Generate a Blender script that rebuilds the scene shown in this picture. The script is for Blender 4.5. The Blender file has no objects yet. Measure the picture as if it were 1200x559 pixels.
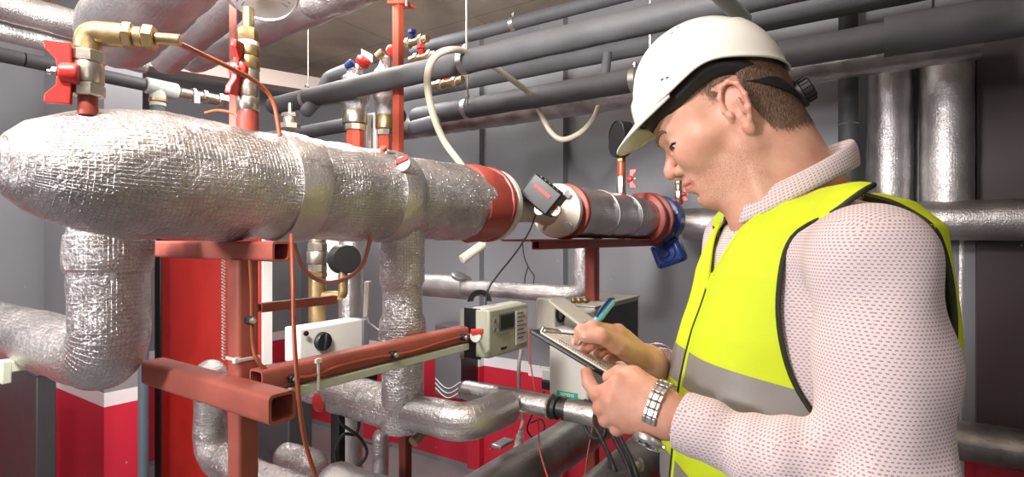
import bpy, bmesh, math, random
import numpy as np
from mathutils import Vector, Matrix, noise
random.seed(7)
SC = bpy.context.scene
COL = SC.collection
CAMZ = 1.55
F = 640.0
V = Vector
def P(px, py, Y):
    return V(((px-600)/F*Y, Y, CAMZ-(py-280)/F*Y))
U = V((.558, .830, 0)).normalized()      # run of the header pipe (away to the right)
W = V((.830, -.558, 0)).normalized()     # run of the back wall (towards the camera on the right)
Z = V((0, 0, 1))
def onL1(px, px0, Y0, z):                # point above pixel column px on a level line running along U
    Y = Y0*(1030-px0)/(1030-px); return V(((px-600)/F*Y, Y, z))
def onL2(px, px0, Y0, z):                # the same along W
    Y = Y0*(px0+352)/(px+352); return V(((px-600)/F*Y, Y, z))

# ---------------------------------------------------------------- materials
def srgb(r, g, b):
    f = lambda c: c/12.92 if c <= .04045 else ((c+.055)/1.055)**2.4
    return (f(r), f(g), f(b), 1)
class NT:
    def __init__(s, name):
        s.m = bpy.data.materials.new(name); s.m.use_nodes = True
        s.t = s.m.node_tree; s.b = s.t.nodes['Principled BSDF']
    def n(s, typ, **kw):
        nd = s.t.nodes.new(typ)
        for k, v in kw.items():
            if k.startswith('i_'):
                nd.inputs[k[2:].replace('_', ' ')].default_value = v
            else: setattr(nd, k, v)
        return nd
    def l(s, a, b): s.t.links.new(a, b)
def mat(name, col, rough=.5, metal=0, bump=0, bscale=60, var=0, vscale=8, spec=.5, coat=0, sss=0, stretch=None, emit=0):
    q = NT(name); b = q.b
    b.inputs['Base Color'].default_value = col
    b.inputs['Roughness'].default_value = rough
    b.inputs['Metallic'].default_value = metal
    b.inputs['Specular IOR Level'].default_value = spec
    b.inputs['Coat Weight'].default_value = coat
    if sss:
        b.inputs['Subsurface Weight'].default_value = sss
        b.inputs['Subsurface Radius'].default_value = (.012, .005, .003)
        b.inputs['Subsurface Scale'].default_value = .6
    if emit:
        b.inputs['Emission Color'].default_value = col; b.inputs['Emission Strength'].default_value = emit
    tc = q.n('ShaderNodeTexCoord'); src = tc.outputs['Object']
    if stretch:
        mp = q.n('ShaderNodeMapping'); mp.inputs['Scale'].default_value = stretch
        q.l(src, mp.inputs[0]); src = mp.outputs[0]
    if var:
        nz = q.n('ShaderNodeTexNoise'); nz.inputs['Scale'].default_value = vscale; nz.inputs['Detail'].default_value = 6
        q.l(src, nz.inputs['Vector'])
        mr = q.n('ShaderNodeMapRange'); mr.inputs[1].default_value = .3; mr.inputs[2].default_value = .7
        mr.inputs[3].default_value = 1-var; mr.inputs[4].default_value = 1+var
        q.l(nz.outputs[0], mr.inputs[0])
        mx = q.n('ShaderNodeMix', data_type='RGBA', blend_type='MULTIPLY'); mx.inputs[0].default_value = 1
        mx.inputs[6].default_value = col; q.l(mr.outputs[0], mx.inputs[7])
        q.l(mx.outputs[2], b.inputs['Base Color'])
        m2 = q.n('ShaderNodeMapRange'); m2.inputs[3].default_value = max(.03, rough-.1); m2.inputs[4].default_value = min(1, rough+.12)
        q.l(nz.outputs[0], m2.inputs[0]); q.l(m2.outputs[0], b.inputs['Roughness'])
    if bump:
        nz = q.n('ShaderNodeTexNoise'); nz.inputs['Scale'].default_value = bscale; nz.inputs['Detail'].default_value = 4
        q.l(src, nz.inputs['Vector'])
        bp = q.n('ShaderNodeBump'); bp.inputs['Strength'].default_value = bump; bp.inputs['Distance'].default_value = .004
        q.l(nz.outputs[0], bp.inputs['Height']); q.l(bp.outputs[0], b.inputs['Normal'])
    return q.m
def foil_mat(name, col=(.66,.635,.64,1), rough=.2, crink=.6, grid=.6, cell=.0055, dirt=.35):
    """aluminium foil facing with crinkles and the woven reinforcing scrim showing through"""
    q = NT(name); b = q.b
    b.inputs['Metallic'].default_value = .93
    tc = q.n('ShaderNodeTexCoord')
    n1 = q.n('ShaderNodeTexNoise'); n1.inputs['Scale'].default_value = 48; n1.inputs['Detail'].default_value = 7; n1.inputs['Roughness'].default_value = .62; n1.inputs['Distortion'].default_value = 1.4
    v1 = q.n('ShaderNodeTexVoronoi', feature='DISTANCE_TO_EDGE'); v1.inputs['Scale'].default_value = 62
    n0 = q.n('ShaderNodeTexNoise'); n0.inputs['Scale'].default_value = 14; n0.inputs['Detail'].default_value = 4
    mxv = q.n('ShaderNodeVectorMath', operation='MULTIPLY_ADD'); mxv.inputs[1].default_value = (.09,.09,.09)
    q.l(tc.outputs['Object'], n1.inputs['Vector']); q.l(tc.outputs['Object'], n0.inputs['Vector'])
    q.l(n0.outputs['Color'], mxv.inputs[0]); q.l(tc.outputs['Object'], mxv.inputs[2]); q.l(mxv.outputs[0], v1.inputs['Vector'])
    pw = q.n('ShaderNodeMath', operation='MULTIPLY'); pw.inputs[1].default_value = .9
    mn = q.n('ShaderNodeMath', operation='MINIMUM'); mn.inputs[1].default_value = .12
    q.l(v1.outputs['Distance'], mn.inputs[0]); q.l(mn.outputs[0], pw.inputs[0])
    ad = q.n('ShaderNodeMath', operation='ADD'); q.l(n1.outputs[0], ad.inputs[0]); q.l(pw.outputs[0], ad.inputs[1])
    bp1 = q.n('ShaderNodeBump'); bp1.inputs['Strength'].default_value = crink; bp1.inputs['Distance'].default_value = .0075
    q.l(ad.outputs[0], bp1.inputs['Height'])
    # scrim squares in the UVs (metres)
    br = q.n('ShaderNodeTexBrick'); br.offset = 0; br.squash = 1
    br.inputs['Scale'].default_value = 1; br.inputs['Brick Width'].default_value = cell; br.inputs['Row Height'].default_value = cell
    br.inputs['Mortar Size'].default_value = cell*.12; br.inputs['Mortar Smooth'].default_value = 1
    br.inputs['Color1'].default_value = (0,0,0,1); br.inputs['Color2'].default_value = (0,0,0,1); br.inputs['Mortar'].default_value = (1,1,1,1)
    q.l(tc.outputs['UV'], br.inputs['Vector'])
    bp2 = q.n('ShaderNodeBump'); bp2.inputs['Strength'].default_value = grid; bp2.inputs['Distance'].default_value = .0012
    q.l(br.outputs['Color'], bp2.inputs['Height']); q.l(bp1.outputs[0], bp2.inputs['Normal']); q.l(bp2.outputs[0], b.inputs['Normal'])
    nd = q.n('ShaderNodeTexNoise'); nd.inputs['Scale'].default_value = 9; nd.inputs['Detail'].default_value = 8
    q.l(tc.outputs['Object'], nd.inputs['Vector'])
    cr = q.n('ShaderNodeMapRange'); cr.inputs[1].default_value = .35; cr.inputs[2].default_value = .65; cr.inputs[3].default_value = 1-dirt; cr.inputs[4].default_value = 1.05
    q.l(nd.outputs[0], cr.inputs[0])
    mx = q.n('ShaderNodeMix', data_type='RGBA', blend_type='MULTIPLY'); mx.inputs[0].default_value = 1; mx.inputs[6].default_value = col
    q.l(cr.outputs[0], mx.inputs[7]); q.l(mx.outputs[2], b.inputs['Base Color'])
    r2 = q.n('ShaderNodeMapRange'); r2.inputs[3].default_value = rough+.15; r2.inputs[4].default_value = rough-.06
    q.l(n1.outputs[0], r2.inputs[0]); q.l(r2.outputs[0], b.inputs['Roughness'])
    return q.m
M = {}
M['foil'] = foil_mat('foil facing')
M['foil_soft'] = foil_mat('smooth foil jacket', rough=.3, crink=.32, grid=.25, cell=.008, dirt=.25)
M['foil_old'] = foil_mat('dull aluminium jacket', col=(.50,.48,.47,1), rough=.3, crink=.2, grid=0, cell=.01, dirt=.45)
M['foam'] = mat('dark grey pipe foam', srgb(.30,.30,.315), .62, bump=.25, bscale=45, var=.18, vscale=7)
M['foam_light'] = mat('grey pipe foam', srgb(.40,.41,.44), .5, bump=.2, bscale=45, var=.15, vscale=7)
M['primer'] = mat('red oxide primer', srgb(.63,.33,.28), .5, bump=.15, bscale=90, var=.12, vscale=14)
M['hanger_red'] = mat('orange red primer', srgb(.70,.30,.21), .5, bump=.1, var=.1, vscale=12)
M['red_flange'] = mat('red brown flange paint', srgb(.58,.25,.21), .42, bump=.2, bscale=60, var=.12, vscale=15)
M['red_metal'] = mat('red lacquered steel', srgb(.74,.18,.16), .35, var=.08)
M['brass'] = mat('brass', (.42,.30,.15,1), .36, .9, bump=.2, bscale=80, var=.2, vscale=30)
M['nickel'] = mat('nickel plated brass', (.52,.47,.40,1), .34, .95, bump=.2, bscale=80, var=.15, vscale=30)
M['steel'] = mat('galvanised steel', (.58,.58,.58,1), .32, .95, var=.15, vscale=25)
M['copper_wire'] = mat('copper brown tube', srgb(.62,.32,.22), .38, .25)
M['black'] = mat('black plastic', srgb(.10,.10,.11), .4)
M['black_rubber'] = mat('black rubber cable', srgb(.13,.13,.14), .5)
M['white_plastic'] = mat('light grey plastic', srgb(.80,.79,.77), .4, var=.03)
M['cream'] = mat('cream painted casing', srgb(.72,.70,.65), .45, var=.05)
M['meter_grey'] = mat('grey green meter casing', srgb(.66,.67,.60), .4)
M['pale_angle'] = mat('pale green plastic trunking', srgb(.74,.76,.68), .45, var=.06)
M['hose'] = mat('beige hose', srgb(.80,.77,.70), .45)
M['grey_flange'] = mat('pale grey painted flange', srgb(.78,.76,.72), .4, bump=.12, bscale=60, var=.05)
M['blue'] = mat('blue enamel', srgb(.12,.22,.48), .3, bump=.12, bscale=60, var=.1)
M['pvc'] = mat('grey PVC', srgb(.66,.68,.66), .4)
M['screen'] = mat('lcd screen', srgb(.22,.24,.20), .15)
M['ink'] = mat('black ink', srgb(.12,.12,.13), .6)
M['white'] = mat('white paint mark', srgb(.93,.92,.90), .5)
M['teal'] = mat('teal print', srgb(.05,.66,.56), .5)
M['glass_face'] = mat('gauge glass', srgb(.72,.73,.84), .08, coat=.6)
M['tie'] = mat('white cable tie', srgb(.85,.84,.80), .4)
M['dark_cab'] = mat('charcoal cabinet', srgb(.20,.20,.21), .5, var=.06)
M['grey_cab'] = mat('grey cabinet', srgb(.42,.42,.44), .5, var=.05)
M['label_red'] = mat('red print', srgb(.75,.16,.16), .5)

# ---------------------------------------------------------------- object plumbing
def wpos(o):
    p = V(o.location)
    if o.parent: p = p + wpos(o.parent)
    return p
def link(o, parent=None):
    COL.objects.link(o)
    if parent: o.parent = parent
    return o
def tag(o, label=None, cat=None, group=None, kind=None):
    if label: o['label'] = label
    if cat: o['category'] = cat
    if group: o['group'] = group
    if kind: o['kind'] = kind
    return o
def thing(name, label, cat, loc, group=None):
    o = bpy.data.objects.new(name, None); o.empty_display_size = .05; o.location = loc
    link(o); tag(o, label, cat, group); return o
def mk(name, bm, m, parent=None, smooth=True, sub=0, bev=0, label=None, ang=40):
    """one mesh object from world-space bmesh; origin at its parent's / its own base"""
    if isinstance(bm, bpy.types.Mesh):
        me = bm
    else:
        me = bpy.data.meshes.new(name); bm.to_mesh(me); bm.free()
    n = len(me.vertices); co = np.empty(n*3, np.float32); me.vertices.foreach_get('co', co); co = co.reshape(-1, 3)
    if parent: base = np.array(wpos(parent))
    else:
        lo, hi = co.min(0), co.max(0); base = np.array([(lo[0]+hi[0])/2, (lo[1]+hi[1])/2, lo[2]])
    co -= base.astype(np.float32); me.vertices.foreach_set('co', co.ravel()); me.update()
    o = bpy.data.objects.new(name, me)
    if not parent: o.location = V([float(x) for x in base])
    link(o, parent)
    for mm in (m if isinstance(m, (list, tuple)) else [m]): me.materials.append(mm)
    if bev:
        md = o.modifiers.new('bevel', 'BEVEL'); md.width = bev; md.segments = 2; md.limit_method = 'ANGLE'; md.angle_limit = math.radians(35)
    if sub:
        md = o.modifiers.new('sub', 'SUBSURF'); md.levels = sub; md.render_levels = sub
    if smooth:
        me.shade_smooth()
        try:
            me.set_sharp_from_angle(angle=math.radians(ang))
        except Exception: pass
    if label: o['label'] = label
    return o
def struct(name, bm, m, parent=None, **k):
    o = mk(name, bm, m, parent, **k)
    if not parent: o['kind'] = 'structure'
    return o

# ---------------------------------------------------------------- shape makers (all add to a bmesh, world space)
def NB(): return bmesh.new()
def frame(d, up=Z):
    d = V(d).normalized(); up = V(up)
    if abs(d.dot(up.normalized())) > .98: up = V((1,0,0)) if abs(d.x) < .9 else V((0,1,0))
    s = d.cross(up).normalized(); t = s.cross(d).normalized()
    return d, s, t
def box(bm, c, ax, ay, az, sx, sy, sz, mi=0):
    """box centred on c; ax ay az axis vectors, s* full sizes"""
    ax, ay, az = V(ax).normalized()*sx/2, V(ay).normalized()*sy/2, V(az).normalized()*sz/2
    vs = []
    for i in (-1, 1):
        for j in (-1, 1):
            for k in (-1, 1): vs.append(bm.verts.new(V(c)+ax*i+ay*j+az*k))
    fl = [(0,1,3,2),(4,6,7,5),(0,4,5,1),(2,3,7,6),(0,2,6,4),(1,5,7,3)]
    fs = [bm.faces.new([vs[i] for i in f]) for f in fl]
    for f in fs: f.material_index = mi
    bmesh.ops.recalc_face_normals(bm, faces=fs)
    return vs
def abox(bm, p0, p1, mi=0):
    c = [(p0[i]+p1[i])/2 for i in range(3)]; s = [abs(p1[i]-p0[i]) for i in range(3)]
    return box(bm, V(c), (1,0,0), (0,1,0), (0,0,1), *s, mi)
def fillet(pts, r, n=6):
    """round the corners of a polyline with radius r"""
    pts = [V(p) for p in pts]; out = [pts[0]]
    for i in range(1, len(pts)-1):
        a, b, c = pts[i-1], pts[i], pts[i+1]
        d1 = (a-b); d2 = (c-b); l1, l2 = d1.length, d2.length; d1.normalize(); d2.normalize()
        ang = d1.angle(d2); rr = r[i-1] if isinstance(r, (list, tuple)) else r
        if ang > 3.1: out.append(b); continue
        t = min(rr/math.tan(ang/2), l1*.49, l2*.49)
        p1, p2 = b+d1*t, b+d2*t
        for k in range(n+1):
            s = k/n; out.append((1-s)**2*p1+2*s*(1-s)*b+s*s*p2)
    out.append(pts[-1]); return out
def catmull(pts, n=8):
    pts = [V(p) for p in pts]; q = [pts[0]*2-pts[1]]+pts+[pts[-1]*2-pts[-2]]; out = []
    for i in range(1, len(q)-2):
        for k in range(n):
            t = k/n
            out.append(.5*((2*q[i])+(q[i+1]-q[i-1])*t+(2*q[i-1]-5*q[i]+4*q[i+1]-q[i+2])*t*t+(-q[i-1]+3*q[i]-3*q[i+1]+q[i+2])*t**3))
    out.append(pts[-1]); return out
def resample(pts, step):
    out = [pts[0]]
    for a, b in zip(pts, pts[1:]):
        L = (b-a).length; k = max(1, int(math.ceil(L/step)))
        for i in range(1, k+1): out.append(a.lerp(b, i/k))
    return out
def tube(bm, pts, r, seg=16, cap=True, noise_amp=0, noise_f=9, dome=0, mi=0, hollow=0, squash=1, up=None):
    """swept tube; r number or list per point; UV = metres; dome rounds start and/or end (1 start, 2 end, 3 both)"""
    pts = [V(p) for p in pts]; n = len(pts)
    rs = list(r) if isinstance(r, (list, tuple)) else [r]*n
    if dome:
        def cap_pts(p, d, rad):
            return [(p+d*rad*math.sin(a), rad*math.cos(a)) for a in [math.radians(x) for x in (15,30,45,60,75,86)]]
        if dome & 2:
            e = cap_pts(pts[-1], (pts[-1]-pts[-2]).normalized(), rs[-1])
            pts += [a for a, b in e]; rs += [b for a, b in e]
        if dome & 1:
            e = cap_pts(pts[0], (pts[0]-pts[1]).normalized(), rs[0])
            pts = [a for a, b in e][::-1]+pts; rs = [b for a, b in e][::-1]+rs
        n = len(pts)
    uvl = bm.loops.layers.uv.verify()
    tan = []
    for i in range(n):
        a = pts[max(0, i-1)]; b = pts[min(n-1, i+1)]; d = (b-a)
        tan.append(d.normalized() if d.length > 1e-9 else (tan[-1] if tan else Z))
    d, s, t = frame(tan[0], up or Z)
    rings = []; acc = 0; us = []; rm = max(rs); newf = []
    for i in range(n):
        if i:
            ax = tan[i-1].cross(tan[i]); acc += (pts[i]-pts[i-1]).length
            if ax.length > 1e-7:
                q = Matrix.Rotation(tan[i-1].angle(tan[i]), 3, ax.normalized()); s = q @ s; t = q @ t
        us.append(acc); ring = []
        for k in range(seg):
            a = 2*math.pi*k/seg; dr = s*math.cos(a)+t*math.sin(a)*squash
            rr = rs[i]; p = pts[i]+dr*rr
            if noise_amp:
                p = p+dr*noise_amp*(noise.noise(p*noise_f)+.5*noise.noise(p*noise_f*2.7))
            ring.append(bm.verts.new(p))
        rings.append(ring)
    for i in range(n-1):
        for k in range(seg):
            k2 = (k+1) % seg
            f = bm.faces.new((rings[i][k], rings[i+1][k], rings[i+1][k2], rings[i][k2])); f.material_index = mi; newf.append(f)
            uv = [(us[i], k), (us[i+1], k), (us[i+1], k+1), (us[i], k+1)]
            for lp, (uu, vv) in zip(f.loops, uv): lp[uvl].uv = (uu, vv/seg*2*math.pi*rm)
    if cap:
        f = bm.faces.new(rings[0]); f.material_index = mi; newf.append(f)
        f = bm.faces.new(rings[-1][::-1]); f.material_index = mi; newf.append(f)
    bmesh.ops.recalc_face_normals(bm, faces=newf)
    return rings
def lathe(bm, c, d, prof, seg=24, up=Z, mi=0, phase=0):
    """revolve (distance along d, radius) profile about the axis d through c"""
    d, s, t = frame(d, up); c = V(c); rings = []; nf = []
    uvl = bm.loops.layers.uv.verify()
    for (h, r) in prof:
        rings.append([bm.verts.new(c+d*h+(s*math.cos(2*math.pi*k/seg+phase)+t*math.sin(2*math.pi*k/seg+phase))*max(r, 1e-5)) for k in range(seg)])
    for i in range(len(prof)-1):
        for k in range(seg):
            k2 = (k+1) % seg; f = bm.faces.new((rings[i][k], rings[i+1][k], rings[i+1][k2], rings[i][k2])); f.material_index = mi; nf.append(f)
            for lp, (a, b) in zip(f.loops, ((prof[i][0], k), (prof[i+1][0], k), (prof[i+1][0], k+1), (prof[i][0], k+1))): lp[uvl].uv = (a, b/seg*.3)
    f = bm.faces.new(rings[0]); f.material_index = mi; nf.append(f)
    f = bm.faces.new(rings[-1][::-1]); f.material_index = mi; nf.append(f)
    bmesh.ops.recalc_face_normals(bm, faces=nf)
def hexa(bm, c, d, r, h, mi=0, seg=6): lathe(bm, c, d, [(-h/2, r*.9), (-h/2+.1*h, r), (h/2-.1*h, r), (h/2, r*.9)], seg=seg, mi=mi)
def cyl(bm, a, b, r, seg=16, mi=0):
    a, b = V(a), V(b); L = (b-a).length; e = min(r*.12, L*.2)
    lathe(bm, a, b-a, [(0, r-e), (e, r), (L-e, r), (L, r-e)], seg=seg, mi=mi)
def torus(bm, c, d, R, r, seg=24, s2=10, a0=0, a1=360, mi=0, up=Z):
    d, s, t = frame(d, up); pts = []
    full = (a1-a0) >= 360
    for k in range(seg+1):
        a = math.radians(a0+(a1-a0)*k/seg); pts.append(V(c)+(s*math.cos(a)+t*math.sin(a))*R)
    tube(bm, pts, r, seg=s2, mi=mi, up=d, cap=not full)
def prism(bm, poly, d, h, mi=0):
    """extrude closed 3d polygon along d by h"""
    d = V(d).normalized()*h; a = [bm.verts.new(V(p)) for p in poly]; b = [bm.verts.new(V(p)+d) for p in poly]; nf = []
    n = len(a); nf.append(bm.faces.new(a)); nf.append(bm.faces.new(b[::-1]))
    for i in range(n): nf.append(bm.faces.new((a[i], a[(i+1) % n], b[(i+1) % n], b[i])))
    for f in nf: f.material_index = mi
    bmesh.ops.recalc_face_normals(bm, faces=nf)
def sqtube(bm, a, b, size, wall=.004, up=Z, rnd=.18, size2=None):
    """hollow square steel section with rounded corners, open ends"""
    a, b = V(a), V(b); d, s, t = frame(b-a, up); s2 = size2 or size
    def ring(sz, sy, rr, p):
        out = []
        for (qx, qy, a0) in ((1,1,0),(-1,1,90),(-1,-1,180),(1,-1,270)):
            cx, cy = qx*(sz/2-rr), qy*(sy/2-rr)
            for k in range(4):
                an = math.radians(a0+k*30); out.append(bm.verts.new(p+s*(cx+rr*math.cos(an))+t*(cy+rr*math.sin(an))))
        return out
    rr = size*rnd; R = [ring(size, s2, rr, a), ring(size, s2, rr, b), ring(size-2*wall, s2-2*wall, rr*.7, b), ring(size-2*wall, s2-2*wall, rr*.7, a)]
    nf = []
    for i in range(4):
        A, B = R[i], R[(i+1) % 4]
        for k in range(16):
            nf.append(bm.faces.new((A[k], A[(k+1) % 16], B[(k+1) % 16], B[k])))
    bmesh.ops.recalc_face_normals(bm, faces=nf)
def text_mesh(bm_unused, s, c, ax, up, size, m, parent, name='lettering', depth=.0006):
    cu = bpy.data.curves.new(name, 'FONT'); cu.body = s; cu.size = size; cu.extrude = depth/2; cu.align_x = 'CENTER'; cu.align_y = 'CENTER'
    tmp = bpy.data.objects.new('tmp_text', cu); COL.objects.link(tmp)
    dg = bpy.context.evaluated_depsgraph_get(); me = bpy.data.meshes.new_from_object(tmp.evaluated_get(dg))
    bpy.data.objects.remove(tmp)
    ax = V(ax).normalized(); up = V(up).normalized(); nn = ax.cross(up).normalized()
    mt = Matrix((ax, up, nn)).transposed().to_4x4(); mt.translation = V(c)
    me.transform(mt); me.materials.clear()
    return mk(name, me, m, parent, smooth=False)
# ================================================================= THE ROOM
CEIL = 2.87
A_ = V((-1.805, 4.68, 0)); B_ = A_+W*7.0; C_ = B_-U*5.6; D_ = A_-U*5.6
def wall_paint(name, top=(.30,.30,.32)):
    """grey paint above a white line above red paint, by height above the floor"""
    q = NT(name); b = q.b; b.inputs['Roughness'].default_value = .42
    g = q.n('ShaderNodeNewGeometry'); sp = q.n('ShaderNodeSeparateXYZ'); q.l(g.outputs['Position'], sp.inputs[0])
    cr = q.n('ShaderNodeValToRGB'); e = cr.color_ramp; e.interpolation = 'CONSTANT'
    mr = q.n('ShaderNodeMath', operation='DIVIDE'); mr.inputs[1].default_value = 3.0; q.l(sp.outputs[2], mr.inputs[0]); q.l(mr.outputs[0], cr.inputs[0])
    e.elements[0].position = 0; e.elements[0].color = srgb(.50,.50,.52)
    e.elements[1].position = .03/3; e.elements[1].color = srgb(.75,.16,.24)
    x = e.elements.new(.705/3); x.color = srgb(.86,.86,.87)
    x = e.elements.new(.785/3); x.color = srgb(*top)
    nz = q.n('ShaderNodeTexNoise'); nz.inputs['Scale'].default_value = 3.5; nz.inputs['Detail'].default_value = 8
    mr2 = q.n('ShaderNodeMapRange'); mr2.inputs[3].default_value = .86; mr2.inputs[4].default_value = 1.14
    q.l(nz.outputs[0], mr2.inputs[0])
    # a few pale specks of chipped paint
    vo = q.n('ShaderNodeTexVoronoi'); vo.inputs['Scale'].default_value = 7; q.l(g.outputs['Position'], vo.inputs['Vector']); q.l(g.outputs['Position'], nz.inputs['Vector'])
    lt = q.n('ShaderNodeMath', operation='LESS_THAN'); lt.inputs[1].default_value = .035; q.l(vo.outputs['Distance'], lt.inputs[0])
    mx = q.n('ShaderNodeMix', data_type='RGBA', blend_type='MULTIPLY'); mx.inputs[0].default_value = 1
    q.l(cr.outputs[0], mx.inputs[6]); q.l(mr2.outputs[0], mx.inputs[7])
    m2 = q.n('ShaderNodeMix', data_type='RGBA'); q.l(lt.outputs[0], m2.inputs[0]); q.l(mx.outputs[2], m2.inputs[6]); m2.inputs[7].default_value = srgb(.6,.6,.6)
    q.l(m2.outputs[2], b.inputs['Base Color'])
    bp = q.n('ShaderNodeBump'); bp.inputs['Strength'].default_value = .15; bp.inputs['Distance'].default_value = .01
    q.l(nz.outputs[0], bp.inputs['Height']); q.l(bp.outputs[0], b.inputs['Normal'])
    return q.m
M['wall'] = wall_paint('grey and red wall paint', (.51,.51,.53))
M['plain_wall'] = mat('plain grey wall', srgb(.55,.55,.56), .6, var=.08, vscale=2)
def concrete():
    q = NT('shuttered concrete'); b = q.b; b.inputs['Roughness'].default_value = .8
    tc = q.n('ShaderNodeTexCoord')
    nz = q.n('ShaderNodeTexNoise'); nz.inputs['Scale'].default_value = 2.2; nz.inputs['Detail'].default_value = 9; q.l(tc.outputs['Object'], nz.inputs['Vector'])
    cr = q.n('ShaderNodeValToRGB'); cr.color_ramp.elements[0].position = .3; cr.color_ramp.elements[0].color = srgb(.62,.56,.50)
    cr.color_ramp.elements[1].position = .7; cr.color_ramp.elements[1].color = srgb(.76,.70,.63); q.l(nz.outputs[0], cr.inputs[0])
    mp = q.n('ShaderNodeMapping'); mp.inputs['Rotation'].default_value = (0,0,math.radians(34)); q.l(tc.outputs['Object'], mp.inputs[0])
    br = q.n('ShaderNodeTexBrick'); br.inputs['Scale'].default_value = 1; br.inputs['Brick Width'].default_value = 1.4; br.inputs['Row Height'].default_value = .5; br.inputs['Mortar Size'].default_value = .004
    br.inputs['Color1'].default_value = (1,1,1,1); br.inputs['Color2'].default_value = (.93,.93,.93,1); br.inputs['Mortar'].default_value = (.6,.6,.6,1)
    q.l(mp.outputs[0], br.inputs['Vector'])
    mx = q.n('ShaderNodeMix', data_type='RGBA', blend_type='MULTIPLY'); mx.inputs[0].default_value = 1
    q.l(cr.outputs[0], mx.inputs[6]); q.l(br.outputs[0], mx.inputs[7]); q.l(mx.outputs[2], b.inputs['Base Color'])
    return q.m
M['concrete'] = concrete()
M['floor'] = mat('grey floor paint', srgb(.50,.50,.51), .45, var=.1, vscale=2)
def wallbox(name, a, b, m, th=.12, z0=0, z1=CEIL, out=None):
    a, b = V(a), V(b); d = (b-a); n = out; bm = NB()
    c = (a+b)/2+n*th/2; c.z = (z0+z1)/2
    box(bm, c, d, n, Z, d.length+2*th, th, z1-z0); return struct(name, bm, m, smooth=False)
wallbox('wall_back', A_, B_, M['wall'], out=U)
wallbox('wall_left', A_, D_, M['wall'], out=-W)
wallbox('wall_right', B_, C_, M['plain_wall'], out=W)
wallbox('wall_front', C_, D_, M['plain_wall'], out=-U)
for nm, z, m in (('floor', -.05, M['floor']), ('ceiling', CEIL+.05, M['concrete'])):
    bm = NB(); c = (A_+C_)/2; c.z = z; box(bm, c, W, U, Z, 7.6, 6.2, .1); struct(nm, bm, m, smooth=False)
# shallow pilasters of the panelled back wall, column at the left, beam under the ceiling
bm = NB(); cc = V((-2.017, 2.7, 0))-W*.42+U*.085; cc.z = CEIL/2
box(bm, cc, W, U, Z, .84, .17, CEIL); struct('trim_1', bm, M['wall'], smooth=False)
def pilaster(i, px, wd, dp=.05):
    Y = 3300/(px+352); c = V(((px-600)/F*Y, Y, CEIL/2))-U*dp/2
    bm = NB(); box(bm, c, W, U, Z, wd, dp, CEIL-.02); struct('trim_%d' % i, bm, M['wall'], smooth=False)
pilaster(2, 432, .5, .06); pilaster(3, 560, .10, .05); pilaster(4, 645, .24, .06); pilaster(5, 880, .12, .05); pilaster(6, 1040, .3, .05)
M['dark_paint'] = wall_paint('dark brown wall panel above red', (.27,.22,.24))
Y = 3300/(1143+352); c = V(((1143-600)/F*Y, Y, CEIL/2))+W*1.0-U*.02
bm = NB(); box(bm, c, W, U, Z, 2.0, .04, CEIL-.02); struct('trim_8', bm, M['dark_paint'], smooth=False)
bm = NB(); a, b = P(225, 85, 3.3), P(470, 122, 4.6)
box(bm, (a+b)/2+V((0,0,.03)), b-a, W, Z, (b-a).length+1.2, .14, .1); struct('trim_7', bm, mat('pale painted ceiling edge beam', srgb(.80,.74,.70), .6), smooth=False)

# red partition panel, cabinets standing on the floor
t = thing('partition_panel', 'tall bright red steel partition panel behind the red post', 'panel', (-1.62, 2.88, 0))
a = V((-1.2066, 2.6, 0)); bm = NB(); c = a-W*.49+U*.03; c.z = .8; box(bm, c, W, U, Z, .98, .06, 1.6)
mk('panel', bm, M['red_metal'], t, bev=.004)
bm = NB(); c = a-W*1.01+U*.03; c.z = .8; box(bm, c, W, U, Z, .07, .08, 1.6); mk('shaded_edge', bm, M['black'], t, bev=.004)  # black strip stands in for the panel's shadow side
bm = NB(); c = a+W*.005+U*.04; c.z = .8; box(bm, c, W, U, Z, .012, .05, 1.6); mk('end_trim', bm, M['white'], t, bev=.002)
def cabinet(name, label, cat, px, py, Y, w, d, m, front=None):
    """floor-standing casing: px,py is its near top corner"""
    p = P(px, py, Y); t = thing(name, label, cat, (p.x, p.y, 0)); bm = NB()
    c = p-W*w/2+U*d/2; c.z = p.z/2+.02; box(bm, c, W, U, Z, w, d, p.z-.04); mk('casing', bm, m, t, bev=.006)
    bm = NB(); c = p-W*w/2+U*d/2; c.z = .02; box(bm, c, W, U, Z, w-.04, d-.04, .04); mk('plinth', bm, M['black'], t)
    bm = NB(); c = p-W*w/2+U*d/2; c.z = p.z-.005; box(bm, c, W, U, Z, w+.006, d+.006, .01); mk('top_panel', bm, m, t, bev=.003)
    return t, p
t, p = cabinet('equipment_cabinet', 'black cabinet at the left edge of the picture below the small foil pipe', 'cabinet', 42, 440, 2.3, .5, .07, M['dark_cab'])
t, p = cabinet('pump_cabinet', 'charcoal cabinet with a white sticker behind the red post and hollow arm', 'cabinet', 338, 440, 2.35, .26, .12, M['dark_cab'])
bm = NB(); c = P(316, 521, 2.35)-U*.0; box(bm, c-U*.09, W, U, Z, .06, .002, .03); mk('sticker', bm, M['white'], t)
t = thing('wall_boiler', 'grey and charcoal boiler casing with wavy white lines behind the heat meter', 'boiler', tuple(P(530, 470, 3.5)))
p = P(540, 384, 3.42); pb_ = P(540, 469, 3.42); hb = p.z-pb_.z; c = p-W*.11+U*.085; c.z = (p.z+pb_.z)/2
bm = NB(); box(bm, c, W, U, Z, .22, .17, hb); mk('casing', bm, M['grey_cab'], t, bev=.008)
bm = NB(); c = p+U*.085+W*.003; c.z = (p.z+pb_.z)/2; box(bm, c, W, U, Z, .006, .165, hb*.97); mk('dark_side', bm, M['black'], t)
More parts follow.
